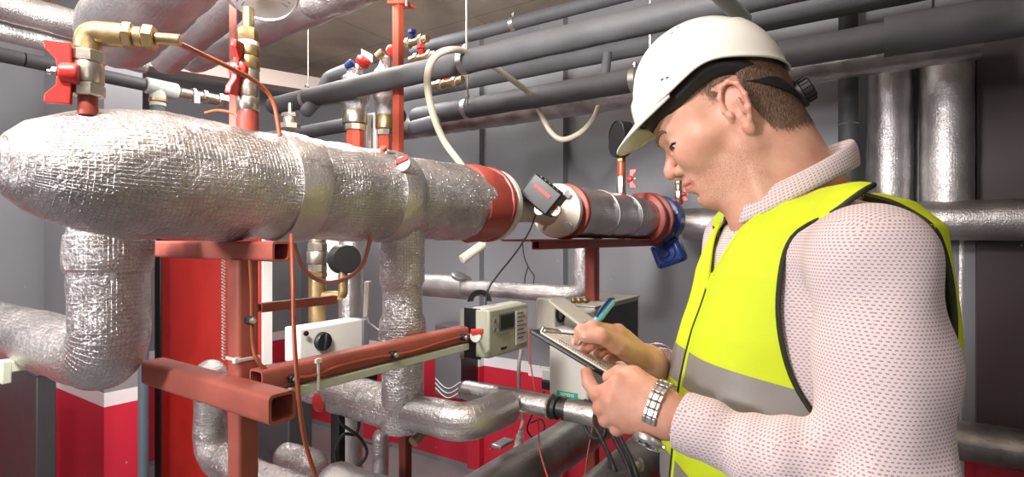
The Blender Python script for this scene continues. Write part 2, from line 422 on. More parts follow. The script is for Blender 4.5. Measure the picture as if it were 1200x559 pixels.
for k in range(3):
    pts = [p-W*(.21*(i/14.))-U*.002+Z*(-hb*.80-.030*k-.035*math.sin((1-i/14.-.1)*4.2)) for i in range(15)]
    bm = NB(); tube(bm, pts, .0035, 6); mk('wave_line', bm, M['white'], t)

# ================================================================= PIPES
def pipe(name, label, pts, r, m, cat='pipe', noise_amp=.0022, nf=14, fil=.1, seg=40, dome=0, group=None, cap=True, step=.02, parent=None, bands=()):
    pts = resample(fillet(pts, fil, 8), step); bm = NB()
    tube(bm, pts, r, seg, cap=cap, noise_amp=noise_amp, noise_f=nf, dome=dome)
    o = mk(name, bm, m, parent)
    if not parent: tag(o, label, cat, group)
    return o
H = lambda px, dz=0: onL1(px, 600, 598/430., 1.63+dz)
# --- header pipe, one long insulated run with its dome end, flanges and valve bodies fixed on it
hp = thing('header_pipe', 'large foil wrapped header pipe with a rounded end crossing in front of everything', 'pipe', tuple(H(300)-Z*.083))
s0 = H(200); rr = .083; pts = []; rs = []
for k in range(12):
    t_ = (1-k/12.)**1.6; t_ = math.sin(math.pi/2*t_)*.999; pts.append(s0-U*.178*t_); rs.append(rr*(1-t_**2.1)**(1/2.1))
body = resample([s0, H(548)], .012); pts += body; rs += [rr]*len(body)
for i in range(len(pts)):                      # slightly uneven wrapping
    if i > 12: rs[i] += .0016*math.sin(i*.21)+.0012*math.sin(i*.77)
bm = NB(); tube(bm, pts, rs, 72, noise_amp=.0035, noise_f=17); mk('foil_jacket', bm, M['foil'], hp)
for px in (335, 452): # overlap seams of the wrapping
    bm = NB(); c = H(px); L = .05; pts = [c+U*L*(i/6.-.5) for i in range(7)]
    tube(bm, pts, [rr+.0012, rr+.003, rr+.0035, rr+.0035, rr+.0035, rr+.003, rr+.0012], 72, noise_amp=.003, noise_f=21); mk('overlap_band', bm, M['foil_soft'], hp)
bm = NB(); tube(bm, resample([H(664), H(752)], .02), .079, 48, noise_amp=.003, noise_f=15); mk('foil_jacket', bm, M['foil_soft'], hp)
def flange(c, R, th, m, name, bolts=0, rin=0, par=hp, boltR=None, bm_=None, face=-1, ph=.4, br=.0095):
    bm = NB(); lathe(bm, c-U*th/2, U, [(0, R-.004), (.003, R), (th-.003, R), (th, R-.004)], seg=48); o = mk(name, bm, m, par)
    for k in range(bolts):
        a = 2*math.pi*k/bolts+ph; q = c+(W*math.cos(a)+Z*math.sin(a))*(boltR or R*.8)+U*face*th/2
        bm = NB(); hexa(bm, q+U*face*.004, U, br, .010); lathe(bm, q, U*face, [(0, br*1.25), (.002, br*1.25)], seg=16); mk('bolt', bm, M['steel'], o)
    return o
bm = NB(); tube(bm, [H(541), H(552), H(566)], [.0835, .090, .086], 48, noise_amp=.006, noise_f=20); mk('painted_collar', bm, M['red_flange'], hp)
flange(H(568), .089, .016, M['red_flange'], 'flange')
flange(H(576), .086, .018, M['grey_flange'], 'flange', 4, boltR=.070, face=1)
bm = NB(); lathe(bm, H(576), U, [(0, .055), (.04, .040), (.22, .036), (.26, .045)], seg=32); mk('valve_body', bm, M['grey_flange'], hp)
flange(H(653), .079, .022, M['grey_flange'], 'flange', 4, boltR=.062, ph=math.pi/4, br=.012)
flange(H(662), .083, .02, M['red_flange'], 'flange')
# wire bands round the second jacket
for px in (700, 728):
    bm = NB(); torus(bm, H(px), U, .081, .0018, 40, 6); mk('wire_band', bm, M['steel'], hp)
flange(H(752), .100, .03, M['red_flange'], 'flange')
flange(H(759), .106, .02, M['red_flange'], 'flange')
# actuator box with twin label discs on the valve neck
act = thing('valve_actuator', 'small black valve actuator box tilted on the header between two flanges', 'actuator', tuple(H(636)+Z*.03))
c = P(637, 230, 1.36); ax = (V((.72,-.25,-.62))).normalized(); az = (V((.5,-.1,.85))); az = (az-ax*az.dot(ax)).normalized(); ay = az.cross(ax)
bm = NB(); box(bm, c, ax, ay, az, .088, .07, .066); mk('casing', bm, M['black'], act, bev=.004)
bm = NB()
for k in range(5): box(bm, c+az*.033+ax*(-.026+.013*k), ax, ay, az, .006, .06, .006)
mk('cooling_ribs', bm, M['black'], act, bev=.001)
bm = NB(); box(bm, c-ay*.036+az*.008, ax, ay, az, .05, .002, .008); mk('sticker', bm, M['label_red'], act)
for (px, py) in ((634, 247), (652, 248)):
    q = P(px, py, 1.345); d = V((-.35, -.9, .1)).normalized()
    sl = thing('seal_tag', 'round white and red seal tag, %s of the two under the black actuator' % ('left' if px < 640 else 'right'), 'tag', tuple(q), 'seal tags on the actuator')
    bm = NB(); lathe(bm, q, d, [(0, .0135), (.002, .0145), (.012, .0145), (.014, .013)], seg=28); mk('disc', bm, M['white_plastic'], sl)
    dd, s, tt = frame(d); bm = NB(); box(bm, q+d*.0146+tt*.005, s, tt, d, .018, .008, .0008); mk('red_print', bm, M['label_red'], sl)
    bm = NB(); tube(bm, [q, q+V((0,.05,.01)), H(640)], .0035, 8); mk('seal_cord', bm, M['steel'], sl)
# blue butterfly valve
bv = thing('butterfly_valve', 'blue butterfly valve with square gearbox behind the red flange', 'valve', tuple(P(785, 300, 2.48)))
bm = NB(); c = H(770); lathe(bm, c-U*.01, U, [(0, .096), (.004, .102), (.07, .102), (.075, .096)], seg=40); bo = mk('valve_body', bm, M['blue'], bv)
for k in range(6):
    a = k*math.pi/3+.3; q = c+(W*math.cos(a)+Z*math.sin(a))*.09-U*.012; bm = NB(); hexa(bm, q, U, .010, .012); mk('bolt', bm, M['steel'], bo)
c = P(784, 297, 2.30); ax = (W*.9+Z*.35).normalized(); ay = U; az = ax.cross(ay).normalized()
bm = NB(); box(bm, c, ax, ay, az, .125, .07, .105); mk('gearbox', bm, M['blue'], bv, bev=.016)
bm = NB(); lathe(bm, c-U*.033, -U, [(0, .04), (.008, .036), (.01, .018), (.02, .016)], seg=24); mk('cover', bm, M['blue'], bv)
for i in (-1,1):
    for j in (-1,1):
        bm = NB(); hexa(bm, c+ax*.048*i+az*.038*j-U*.038, U, .008, .01); mk('bolt', bm, M['blue'], bv)
bm = NB(); cyl(bm, c, H(776)-Z*.07, .03, 20); mk('neck', bm, M['blue'], bv)

RW = lambda px, dz=0: onL2(px, 1190, 2.0, 1.62+dz)
pipe('pipe_run', 'foil wrapped pipe running along the back wall behind the man at shoulder height', [RW(803), RW(2000)], .077, M['foil_soft'], seg=40)
pipe('pipe_run', 'foil wrapped pipe low on the back wall at the lower right', [onL2(820, 1190, 2.0, 1.55-247/F*2.0), onL2(2000, 1190, 2.0, 1.55-247/F*2.0)], .075, M['foil_old'])
bm = NB()
p0, p1 = onL2(1043, 1190, 2.06, 0), onL2(1109, 1190, 2.04, 0)
pipe('riser_pipe', 'left of the two thick shiny foil risers between ceiling pipe and wall pipe', [V((p0.x,p0.y,1.62)), V((p0.x,p0.y,2.33))], .079, M['foil_soft'], group=None)
pipe('riser_pipe', 'right of the two thick shiny foil risers between ceiling pipe and wall pipe', [V((p1.x,p1.y,1.62)), V((p1.x,p1.y,2.33))], .086, M['foil_soft'])
p2 = onL2(1126, 1190, 2.16, 0)
pipe('riser_pipe', 'thin foil riser going down beside the man below the wall pipe', [V((p2.x,p2.y,0)), V((p2.x,p2.y,1.6))], .028, M['foil_soft'], noise_amp=.001)
pipe('overhead_pipe', 'foil wrapped ceiling pipe behind the lower dark foam pipe', [onL2(455, 740, 2.5, 2.218), onL2(1150, 740, 2.5, 2.218)], .07, M['foil_old'], noise_amp=.004)
# dark foam pipes under the ceiling
LA = lambda px: onL2(px, 740, 1.55, 2.16); LB = lambda px: onL2(px, 740, 2.13, 2.166)
pipe('foam_pipe', 'grey foam insulated pipe, nearest of the ceiling pipes, passing in front of the red hanger', [LA(322), LA(1100)], .04, M['foam'], noise_amp=.0015, dome=1)
pipe('foam_pipe', 'dark foam insulated pipe from the hose to the helmet, below the nearest ceiling pipe', [LB(490), LB(1037)], .047, M['foam'], noise_amp=.002, dome=1)
pipe('foam_pipe', 'thicker dark foam pipe with a taped joint at the upper right', [LB(1036), LB(2000)], .060, M['foam'], noise_amp=.002)
LD = lambda px, dy=0: onL2(px, 600, 2.6, 2.57+dy)
pipe('foam_pipe', 'thin dark foam pipe close to the ceiling with a metal clamp', [LD(486), LD(2000)], .031, M['foam'], noise_amp=.0012, dome=1)
pipe('foam_pipe', 'thin dark foam pipe half hidden between the two long foam pipes', [onL2(470, 640, 2.75, 2.43), onL2(2000, 640, 2.75, 2.43)], .05, M['foam'], noise_amp=.0012)
pipe('foam_pipe', 'dark foam pipe above the helmet close under the ceiling at upper right', [onL2(868, 940, 1.9, 2.36), onL2(2000, 940, 1.9, 2.36)], .04, M['foam'], noise_amp=.0012)
q = P(994, 190, 2.27)
pipe('foam_pipe', 'vertical dark foam pipe dropping behind the ceiling pipes left of the foil risers', [V((q.x,q.y,2.86)), V((q.x,q.y,1.705))], .036, M['foam'], noise_amp=.0012, fil=.08)
bm = NB(); torus(bm, V((q.x,q.y,P(0,148,2.3).z)), Z, .038, .003, 24, 6); tag(mk('pipe_clamp', bm, M['steel']), 'thin silver clamp round the vertical dark foam pipe', 'clamp')
pipe('drain_pipe', 'light grey plastic pipe above the crown of the helmet', [P(815,-35,1.1)-(P(872,24,1.3)-P(815,-35,1.1))*2.1, P(872, 24, 1.3)], .018, M['pvc'], noise_amp=0)
pipe('foam_pipe', 'short dark foam stub dropping between the two long foam pipes', [P(712, 62, 2.4), P(708, 100, 2.4)], .02, M['foam'], noise_amp=0)
# left: elbowed foam ends by the red hanger
pipe('foam_pipe', 'curved grey foam elbow beside the left foil valve', [P(404, 84, 2.35), P(385, 92, 2.35), P(376, 112, 2.35), P(360,130,2.35)], .028, M['foam_light'], noise_amp=0, fil=.04, dome=3)
pipe('foam_pipe', 'dark foam pipe stub under the grey ceiling pipe near the left foil valve', [onL2(335, 400, 2.7, P(0,148,2.7).z), onL2(470, 400, 2.7, P(0,148,2.7).z)], .034, M['foam'], noise_amp=0)
pipe('foam_pipe', 'short grey foam pipe end beside the red hanger bar', [P(486, 150, 2.3), P(512, 143, 2.25)], .03, M['foam_light'], noise_amp=0, dome=1)

# --- risers and low pipes
pv = P(129, 300, .78)
pipe('riser_pipe', 'foil wrapped pipe dropping from the rounded end of the header and bending to the left', [V((pv.x,pv.y,1.6)), V((pv.x,pv.y,P(0,424,.78).z)), V((pv.x,pv.y,P(0,424,.78).z))-W*.6], .049, M['foil'], fil=.055, seg=48, noise_amp=.003, dome=0)
bm = NB(); z0 = P(0,298,.78).z; tube(bm, [V((pv.x,pv.y,z0+dz)) for dz in (.03, .026, 0, -.02, -.026)], [.05, .0535, .0545, .0535, .05], 48, noise_amp=.003, noise_f=20); tag(mk('foil_collar', bm, M['foil']), 'crumpled foil collar at the top of the left riser', 'collar')
pv2 = H(470); zz = 1.216
ctr = onL2(472, 470, 1.07, zz)
rp = thing('riser_pipe', 'foil wrapped riser dropping from the middle of the header to the low cross pipe', 'pipe', (ctr.x, ctr.y, zz))
bm = NB(); zb = [1.58, P(0,373,1.07).z+.012, P(0,373,1.07).z, P(0,385,1.07).z-.0, P(0,392,1.07).z, P(0,398,1.07).z, 1.3, 1.2]
pts = []; rs = []
for z, r in ((1.58,.044),(1.47,.043),(P(0,330,1.07).z,.043),(P(0,336,1.07).z,.0385),(P(0,368,1.07).z,.0385),(P(0,374,1.07).z,.044),(P(0,390,1.07).z,.046),(P(0,396,1.07).z,.042),(1.28,.0415),(zz-.034,.042),(zz-.040,.038),(zz-.0425,.030)):
    pts.append(V((ctr.x, ctr.y, z))); rs.append(r)
tube(bm, pts, rs, 44, noise_amp=.0022, noise_f=22); mk('foil_jacket', bm, M['foil'], rp)
bm = NB(); torus(bm, V((ctr.x, ctr.y, P(0,396,1.07).z)), Z, .0455, .002, 36, 6); mk('wire_band', bm, M['steel'], rp)
L3 = lambda px: onL2(px, 470, 1.07, zz)
pipe('cross_pipe', 'thick foil wrapped pipe running left from the foot of the middle riser', [L3(396), L3(474)], .0415, M['foil'], dome=1, noise_amp=.003, seg=44)
c0 = L3(546); far = onL1(592, 546, c0.y, zz)
pipe('cross_pipe', 'foil wrapped pipe running right from the middle riser then bending away', [L3(478), c0, far], .034, M['foil_soft'], fil=.05)
pipe('cross_pipe', 'foil wrapped pipe stub left of the pump behind the hollow arm', [L3(318), L3(388)], .034, M['foil'], noise_amp=.004, dome=2)
L4 = lambda px: onL2(px, 590, 1.12, P(0,466,1.12).z)
pipe('cross_pipe', 'thin shiny pipe running right below the heat meter to a black coupling', [L4(548), L4(646)], .0215, M['foil_old'], dome=1, noise_amp=.001)
pipe('cross_pipe', 'short shiny pipe piece between black coupling and the cables under the white controller', [L4(662), L4(700)], .0205, M['foil_old'], noise_amp=.001)
cp = thing('pipe_coupling', 'black union coupling between the two thin shiny pipes', 'coupling', tuple(L4(654)-Z*.02))
bm = NB(); lathe(bm, L4(645), W, [(0,.024),(.004,.025),(.006,.02)], seg=28); mk('ring', bm, M['steel'], cp)
bm = NB(); lathe(bm, L4(648), W, [(0,.016),(.004,.022),(.012,.022),(.014,.017),(.024,.016),(.026,.021),(.036,.02)], seg=24); mk('coupling_nut', bm, M['black'], cp)
L5 = lambda px: onL1(px, 650, 1.3, P(0,529,1.3).z)
pipe('floor_pipe', 'thick grey metal clad pipe rising to the right under the heat meter cables', [L5(430), L5(800)], .052, M['foil_old'], noise_amp=.001)
bm = NB(); q = P(589, 520, 1.16); box(bm, q, U, W, Z, .05, .025, .008); tag(mk('pipe_bracket', bm, M['steel'], bev=.002), 'small metal bracket on top of the thick grey clad pipe', 'bracket')
L6 = lambda px: onL1(px, 745, 1.12, P(0,548,1.12).z)
pipe('floor_pipe', 'metal clad pipe passing under the watch towards the man', [L6(560), L6(860)], .05, M['foil_old'], noise_amp=.001)
bm = NB(); q = P(752, 545, 1.02); lathe(bm, q, -W-U, [(0,.012),(.006,.013),(.008,.007),(.014,.006)], seg=20); tag(mk('drain_plug', bm, M['steel']), 'small metal drain plug on the clad pipe below the watch', 'plug')
Y5 = 1.2; q = P(246, 520, Y5)
pipe('low_pipe', 'foil wrapped pipe coming down behind the hollow arm and bending right at the bottom', [V((q.x,q.y,P(0,440,Y5).z)), V((q.x,q.y,q.z-.03)), V((q.x,q.y,q.z-.03))+W*.33], .034, M['foil'], fil=.05, dome=1, noise_amp=.003)
q = P(338, 536, 1.3); pipe('low_pipe', 'crumpled foil pipe end at the bottom, right of the red post', [q, q+W*.09], .034, M['foil'], dome=3, noise_amp=.005)
q = P(398, 572, 1.06); pipe('low_pipe', 'wide foil wrapped pipe cut by the bottom edge of the picture', [q, q+W*.5], .048, M['foil_soft'], dome=1, noise_amp=.004)
L7 = lambda px: onL2(px, 590, 2.4, 1.324)
q = L7(683)
pipe('middle_pipe', 'shiny foil pipe behind the heat meter turning up beside the red rail post', [L7(540), q, q+Z*.22], .036, M['foil'], fil=.05)
pipe('middle_pipe', 'fatter wrapped start of the foil pipe behind the heat meter', [L7(486), L7(546)], .055, M['foil_soft'], dome=0)
bm = NB(); a = P(538, 327, 2.2); lathe(bm, a, V((.3,-.3,1)), [(0,.03),(.006,.034),(.014,.034),(.018,.028)], seg=24); tag(mk('disc_cap', bm, M['steel']), 'small tilted metal cap on top of the foil pipe behind the meter', 'cap')
q = P(411, 300, 1.75); pipe('riser_pipe', 'slim foil riser behind the black gauge', [V((q.x,q.y,.0)), V((q.x,q.y,1.62))], .038, M['foil_soft'], noise_amp=.0015)
q = P(168, 300, 2.0); pipe('riser_pipe', 'dark grey foam riser beside the left foil riser', [V((q.x,q.y,0)), V((q.x,q.y,1.75))], .017, mat('blue grey foam', srgb(.30,.34,.38), .5), noise_amp=0)
# top left bundle of big foil pipes
pipe('overhead_pipe', 'large foil ceiling pipe at the top left, leftmost of the ones rising to the right', [P(140, 36, 1.25), P(225,-60, 1.0)], .085, M['foil_soft'], dome=1, noise_amp=.005, seg=48)
pipe('overhead_pipe', 'foil ceiling pipe second from the left of the ones rising to the right', [P(196, 68, 1.7), P(300,-25, 1.35)], .05, M['foil_soft'], dome=1, noise_amp=.004)
pipe('overhead_pipe', 'foil ceiling pipe behind the top gauge rising to the right', [P(228, 64, 1.9), P(420,-20, 1.5)], .062, M['foil_soft'], dome=1, noise_amp=.004)
pipe('overhead_pipe', 'crinkled foil pipe end above the concrete ceiling edge at the top', [P(372, 3, 1.32), P(480,-45, 1.12)], .043, M['foil'], dome=1, noise_amp=.006)
pipe('overhead_pipe', 'upper of the two foil pipes in the top left corner', [onL1(-60, 60, 1.7, P(0,22,1.7).z), onL1(150, 60, 1.7, P(0,22,1.7).z)], .045, M['foil_soft'], noise_amp=.004)
pipe('overhead_pipe', 'lower of the two foil pipes in the top left corner', [onL1(-60, 60, 1.75, P(0,50,1.75).z), onL1(170, 60, 1.75, P(0,50,1.75).z)], .032, M['foil_soft'], noise_amp=.003)
L8 = lambda px: onL1(px, 60, 2.1, P(0,77,2.1).z)
pipe('foam_pipe', 'black foam pipe running behind the red butterfly handle', [L8(-60), L8(27)], .027, M['foam'], noise_amp=0)
pipe('foam_pipe', 'black foam pipe piece between joint and grey plastic tee', [L8(29), L8(168)], .027, M['foam'], noise_amp=0)
te = thing('plastic_tee', 'grey plastic pipe tee left of the pink hanger', 'tee', tuple(P(184, 110, 2.3)))
c = L8(185)
bm = NB(); cyl(bm, c-U*.05, c+U*.08, .035, 24); cyl(bm, c, c-Z*.085, .032, 24); mk('tee_body', bm, M['pvc'], te)
bm = NB(); lathe(bm, c-Z*.05, -Z, [(0,.036),(.012,.037),(.016,.033)], seg=24); mk('brass_ring', bm, M['brass'], te)
pipe('foam_pipe', 'short dark foam drop under the grey plastic tee', [c-Z*.08, c-Z*.3], .03, M['foam'], noise_amp=0)
fi = thing('union_fitting', 'row of nickel nuts and rings between plastic tee and pink hanger', 'fitting', tuple(P(230, 108, 2.4)))
d = U; c1 = c+U*.09
for k, (r, h) in enumerate(((.022,.05),(.032,.018),(.024,.03),(.034,.02),(.026,.05),(.035,.022),(.033,.024),(.02,.09))):
    bm = NB()
    if k in (1,3,5,6): hexa(bm, c1+d*h/2, d, r, h)
    else: cyl(bm, c1, c1+d*h, r, 20)
    mk('hex_nut' if k in (1,3,5,6) else 'nipple', bm, M['nickel'] if k < 7 else M['brass'], fi); c1 = c1+d*h*1.02
bm = NB(); cyl(bm, P(231,112,2.5), P(231,122,2.5), .012, 12); mk('drain_stub', bm, M['white_plastic'], fi)
# copper capillary between fittings under the header
# threaded rods
for (px, y0, y1, Y, lab) in ((547,-60,70,1.86,'thin threaded rod holding the grey ceiling pipe beside the beige hose'),(548,70,122,2.1,'thin threaded rod holding the lower foam pipe below the hose'),(361,30,112,2.42,'thin threaded rod from the concrete to the left end of the grey ceiling pipe'),(762,-40,60,2.0,'thin threaded rod left of the helmet')):
    bm = NB(); a = P(px, y1, Y); cyl(bm, a, V((a.x, a.y, CEIL if y0 < 60 else a.z+.24)), .0035, 8); tag(mk('threaded_rod', bm, M['steel']), lab, 'rod')
def clamp(px, fn, r, dr, lab):
    t = thing('pipe_clamp', lab, 'clamp', tuple(fn(px)))
    bm = NB(); tube(bm, [fn(px)+dr*(k*.004-.012) for k in range(7)], r+.0025, 32); mk('band', bm, M['steel'], t)
    bm = NB(); cyl(bm, fn(px)+Z*r, fn(px)+Z*(r+.022), .006, 10); hexa(bm, fn(px)+Z*(r+.012), Z, .011, .008); mk('screw', bm, M['steel'], t)
clamp(545, LA, .04, W, 'metal clamp on the grey ceiling pipe where the beige hose crosses')
clamp(548, LB, .047, W, 'metal clamp on the lower foam pipe under the threaded rod')
clamp(602, LD, .031, W, 'metal clamp on the thin pipe close to the ceiling')
clamp(744, LB, .047, W, 'metal clamp on the lower foam pipe next to the helmet')
clamp(360, LA, .04, W, 'metal clamp at the left end of the grey ceiling pipe')
# ================================================================= RED STEELWORK
fr = thing('pipe_support', 'red primed steel post with two hollow arms and a long beam carrying the header', 'frame', (float(P(285,300,.78).x), .78, 0))
pc = P(285, 300, .78)
bm = NB(); zt = 1.520
sqtube(bm, V((pc.x,pc.y,0)), V((pc.x,pc.y,zt)), .0315, .003, up=W); mk('post', bm, M['primer'], fr, ang=50)
a = P(181, 288.5, 1.08); zc = a.z
arm_a = onL2(180, 285, .785, zc); arm_b = onL2(330, 285, .785, zc)
zc = 1.63-.083-.0145; arm_a.z = arm_b.z = zc
bm = NB(); sqtube(bm, arm_a, arm_b, .027, .003); mk('upper_arm', bm, M['primer'], fr, ang=50)
yb = lambda px, Y0: onL2(px, 330, Y0, P(330, 478, Y0).z)
bm = NB(); sqtube(bm, yb(181,.680), yb(331,.680), .0375, .004); mk('lower_arm', bm, M['primer'], fr, ang=50)
LBm = lambda px, dz=0, dw=0: onL1(px, 300, .752, 1.55-167/F*.752+dz)+W*dw
bm = NB(); sqtube(bm, LBm(300), LBm(542), .0315, .003); mk('beam', bm, M['primer'], fr, ang=50)
bm = NB(); sqtube(bm, onL1(304, 306, .84, P(0,361,.84).z), onL1(392, 306, .84, P(0,361,.84).z), .0145, .002); mk('short_rail', bm, M['primer'], fr, ang=50)
bm = NB(); box(bm, V((pc.x,pc.y,.004)), W, U, Z, .12, .12, .008); mk('base_plate', bm, M['primer'], fr, bev=.002)
# pale trunking under the beam
bm = NB(); a, b = LBm(330,-.0232,.008), LBm(541,-.0232,.008); box(bm, (a+b)/2, U, W, Z, (b-a).length, .024, .014)
tag(mk('cable_trunking', bm, M['pale_angle'], bev=.002), 'pale green plastic strip running under the long red beam', 'trunking')
a, b = P(-40, 437, .86), P(40, 425, .92)
pb = thing('support_bracket', 'pale bracket rail with black end clip at the left edge below the foil elbow', 'bracket', tuple(a))
bm = NB(); box(bm, (a+b)/2, b-a, W, Z, (b-a).length, .03, .02); mk('rail', bm, M['pale_angle'], pb, bev=.003)
bm = NB(); box(bm, b+V((.002,0,.002)), U, W, Z, .018, .03, .024); mk('end_clip', bm, M['black'], pb, bev=.003)
bm = NB(); box(bm, P(6,436,.84), U, W, Z, .012, .02, .036); mk('end_plate', bm, M['pale_angle'], pb, bev=.002)
# second frame right of the flanges
fr2 = thing('header_rail', 'red steel rail on a slim post under the right half of the header', 'frame', (float(P(694,300,1.95).x), 1.95, 0))
zr = 1.63-.083-.014
bm = NB(); sqtube(bm, onL1(628, 600, 1.36, zr), onL1(790, 600, 1.36, zr), .026, .004, size2=.026); mk('rail', bm, M['red_flange'], fr2, ang=50)
bm = NB(); box(bm, onL1(700,600,1.36,zr)+Z*.012+W*-.02, U, W, Z, .9, .09, .006); mk('rail_plate', bm, M['red_flange'], fr2)
q = onL1(694, 600, 1.38, 0); bm = NB(); sqtube(bm, q, V((q.x,q.y,zr)), .038, .004, up=W); mk('post', bm, M['red_flange'], fr2, ang=50)
# hangers
hg = thing('ceiling_hanger', 'orange red steel hanger bar with an angled top bracket', 'hanger', tuple(P(466, 175, 2.16)))
a = P(466.5, 185, 2.16); bm = NB(); box(bm, V((a.x,a.y,(a.z+P(0,3,2.16).z)/2)), W, U, Z, .034, .03, P(0,3,2.16).z-a.z); mk('bar', bm, M['hanger_red'], hg, bev=.002)
b = P(471, 6, 2.16); bm = NB(); box(bm, b, V((1,.2,.12)), U, Z, .065, .07, .012); mk('top_bracket', bm, M['hanger_red'], hg, bev=.002)
bm = NB(); box(bm, V((b.x-.01,b.y,(b.z+CEIL)/2)), W, U, Z, .03, .03, CEIL-b.z); mk('upper_bar', bm, M['hanger_red'], hg, bev=.002)
bm = NB(); cyl(bm, b+V((.024,-.03,-.02)), b+V((.024,-.03,.02)), .006, 8); mk('bolt', bm, M['steel'], hg)
a = P(273, 140, 1.35); bm = NB(); box(bm, V((a.x,a.y,(a.z-.05+CEIL)/2)), W, U, Z, .025, .006, CEIL-a.z+.05)
tag(mk('ceiling_hanger', bm, mat('pink primer', srgb(.80,.48,.44), .5, var=.06), bev=.001), 'pale pink steel hanger strip behind the top gauge valve', 'hanger')
bm = NB(); a = P(475, 512, 1.2); sqtube(bm, V((a.x,a.y,0)), V((a.x,a.y,P(0,505,1.2).z)), .022, .003, up=W)
tag(mk('steel_leg', bm, mat('dark red primer', srgb(.40,.14,.10), .5)), 'dark red steel leg under the foot of the middle riser', 'post')

# ================================================================= VALVES AND GAUGES
def butterfly(par, c, axis, spin, s, m=None):
    """red wing handle: hub along axis, two flared wings along spin"""
    axis, spin = V(axis).normalized(), V(spin).normalized(); n = axis.cross(spin).normalized(); m = m or M['red_metal']
    bm = NB(); lathe(bm, c-axis*s*.5, axis, [(0,s*.32),(s*.1,s*.36),(s*.5,s*.33),(s*.55,s*.2)], seg=20)
    for q in (-1, 1):
        poly = [c+spin*q*s*.12-axis*s*.30, c+spin*q*s*1.0-axis*s*.26, c+spin*q*s*1.0+axis*s*.44, c+spin*q*s*.74+axis*s*.42, c+spin*q*s*.40+axis*s*.12, c+spin*q*s*.12+axis*s*.10]
        prism(bm, [p_-n*s*.11 for p_ in poly], n, s*.22)
    h = mk('wing_handle', bm, m, par, bev=s*.03)
    bm = NB(); hexa(bm, c+axis*s*.16, axis, s*.18, s*.16); cyl(bm, c+axis*s*.1, c+axis*s*.36, s*.09, 12); mk('nut', bm, M['steel'], h)
    return h
def stack(par, base, segs, d=Z):
    """segs: (height, radius, material key, hex?, name)"""
    p = V(base)
    for (h, r, m, hx, nm) in segs:
        bm = NB()
        if hx: hexa(bm, p+d*h/2, d, r, h, seg=hx)
        else: lathe(bm, p, d, [(0,r*.96),(h*.08,r),(h*.92,r),(h,r*.96)], seg=28)
        mk(nm, bm, M[m], par); p = p+d*h
    return p
def gauge(par, c, n, R, depth, face='glass_face', up=Z, ticks=True):
    n = V(n).normalized(); n, s, t = frame(n, up)
    bm = NB(); lathe(bm, c-n*depth, n, [(0,R*.86),(R*.06,R*.95),(depth*.75,R*.96),(depth*.8,R),(depth,R),(depth+R*.03,R*.95),(depth-R*.02,R*.93)], seg=48); ca = mk('gauge_case', bm, M['black'] if not ticks else M['steel'], par)
    bm = NB(); lathe(bm, c-n*R*.06, n, [(0,R*.92),(R*.03,R*.92)], seg=48); mk('dial_face', bm, M[face], par)
    if ticks:
        bm = NB()
        for k in range(28):
            a = math.radians(-135+270*k/27.); dr = t*math.cos(a)+s*math.sin(a); L = R*(.16 if k % 3 == 0 else .08)
            box(bm, c+dr*(R*.82-L/2)-n*R*.022, dr, dr.cross(n), n, L, R*.018, R*.01)
        mk('scale_marks', bm, M['ink'], par)
        a = math.radians(60); dr = t*math.cos(a)+s*math.sin(a)
        bm = NB(); box(bm, c+dr*R*.25-n*R*.015, dr, dr.cross(n), n, R*.9, R*.035, R*.01); mk('needle', bm, M['ink'], par)
    return ca
# valve and gauge on the header top
b = P(291, 150, .80); tg = thing('pressure_gauge', 'large round pressure gauge on a ball valve at the top of the header', 'gauge', tuple(b))
k = .80/F
p = stack(tg, b-Z*.01, ((27*k,11.5*k,'red_flange',0,'socket'),(16*k,13*k,'nickel',8,'hex_end'),(32*k,12*k,'nickel',0,'valve_body'),(16*k,13.5*k,'brass',8,'hex_end'),(12*k,13*k,'brass',0,'brass_body'),(5*k,11.5*k,'white',0,'seal_tape'),(16*k,11*k,'brass',6,'hex_nut')))
butterfly(tg, P(286,86,.80)+V((0,-.022,0)), (0,-1,-.1), (.12,0,1), .038)
gauge(tg, P(302,-17,.79), V((.05,-.60,-.80)), .058, .03)
bm = NB(); cyl(bm, p-Z*.002, p+Z*.03, .008, 14); mk('gauge_neck', bm, M['brass'], tg)
# left valve with elbow and capillary
b = P(103, 136, .62); k = .62/F; lv = thing('shutoff_valve', 'small ball valve with red wing handle and brass elbow on the header dome', 'valve', tuple(b))
p = stack(lv, b, ((22*k,10*k,'red_flange',0,'socket'),(15*k,17*k,'nickel',8,'hex_end'),(24*k,16*k,'nickel',0,'valve_body'),(14*k,17.5*k,'nickel',8,'hex_end')))
bm = NB(); e = P(111, 40, .62); e = V((b.x, b.y, p.z+22*k)); r1 = V((.97,.25,0)).normalized()
tube(bm, resample(fillet([p-Z*.002, e, e+r1*.036], .016, 6), .004), 14*k, 24); mk('elbow', bm, M['brass'], lv)
e2 = e+r1*.036
for (h, r, hx) in ((.010,16*k,6),(.010,12*k,0),(.012,15*k,6),(.026,7*k,0)):
    bm = NB()
    if hx: hexa(bm, e2+r1*h/2, r1, r, h)
    else: cyl(bm, e2, e2+r1*h, r, 18)
    mk('compression_nut' if hx else 'sleeve', bm, M['brass'], lv); e2 = e2+r1*h
bm = NB(); cyl(bm, P(95,88,.62), P(75,88,.605), 9*k, 16); mk('stem', bm, M['red_metal'], lv)
butterfly(lv, P(72,86,.60), (-.93,-.36,0), (0,0,1), .034)
bm = NB(); tube(bm, catmull([e2-r1*.01, P(232,62,.70), P(270,80,.74), P(302,98,.78), P(320,120,.8), P(328,160,.80)], 8), .0032, 10); tag(mk('capillary_tube', bm, M['copper_wire']), 'thin copper tube curving from the brass elbow over to the top gauge valve', 'tube')
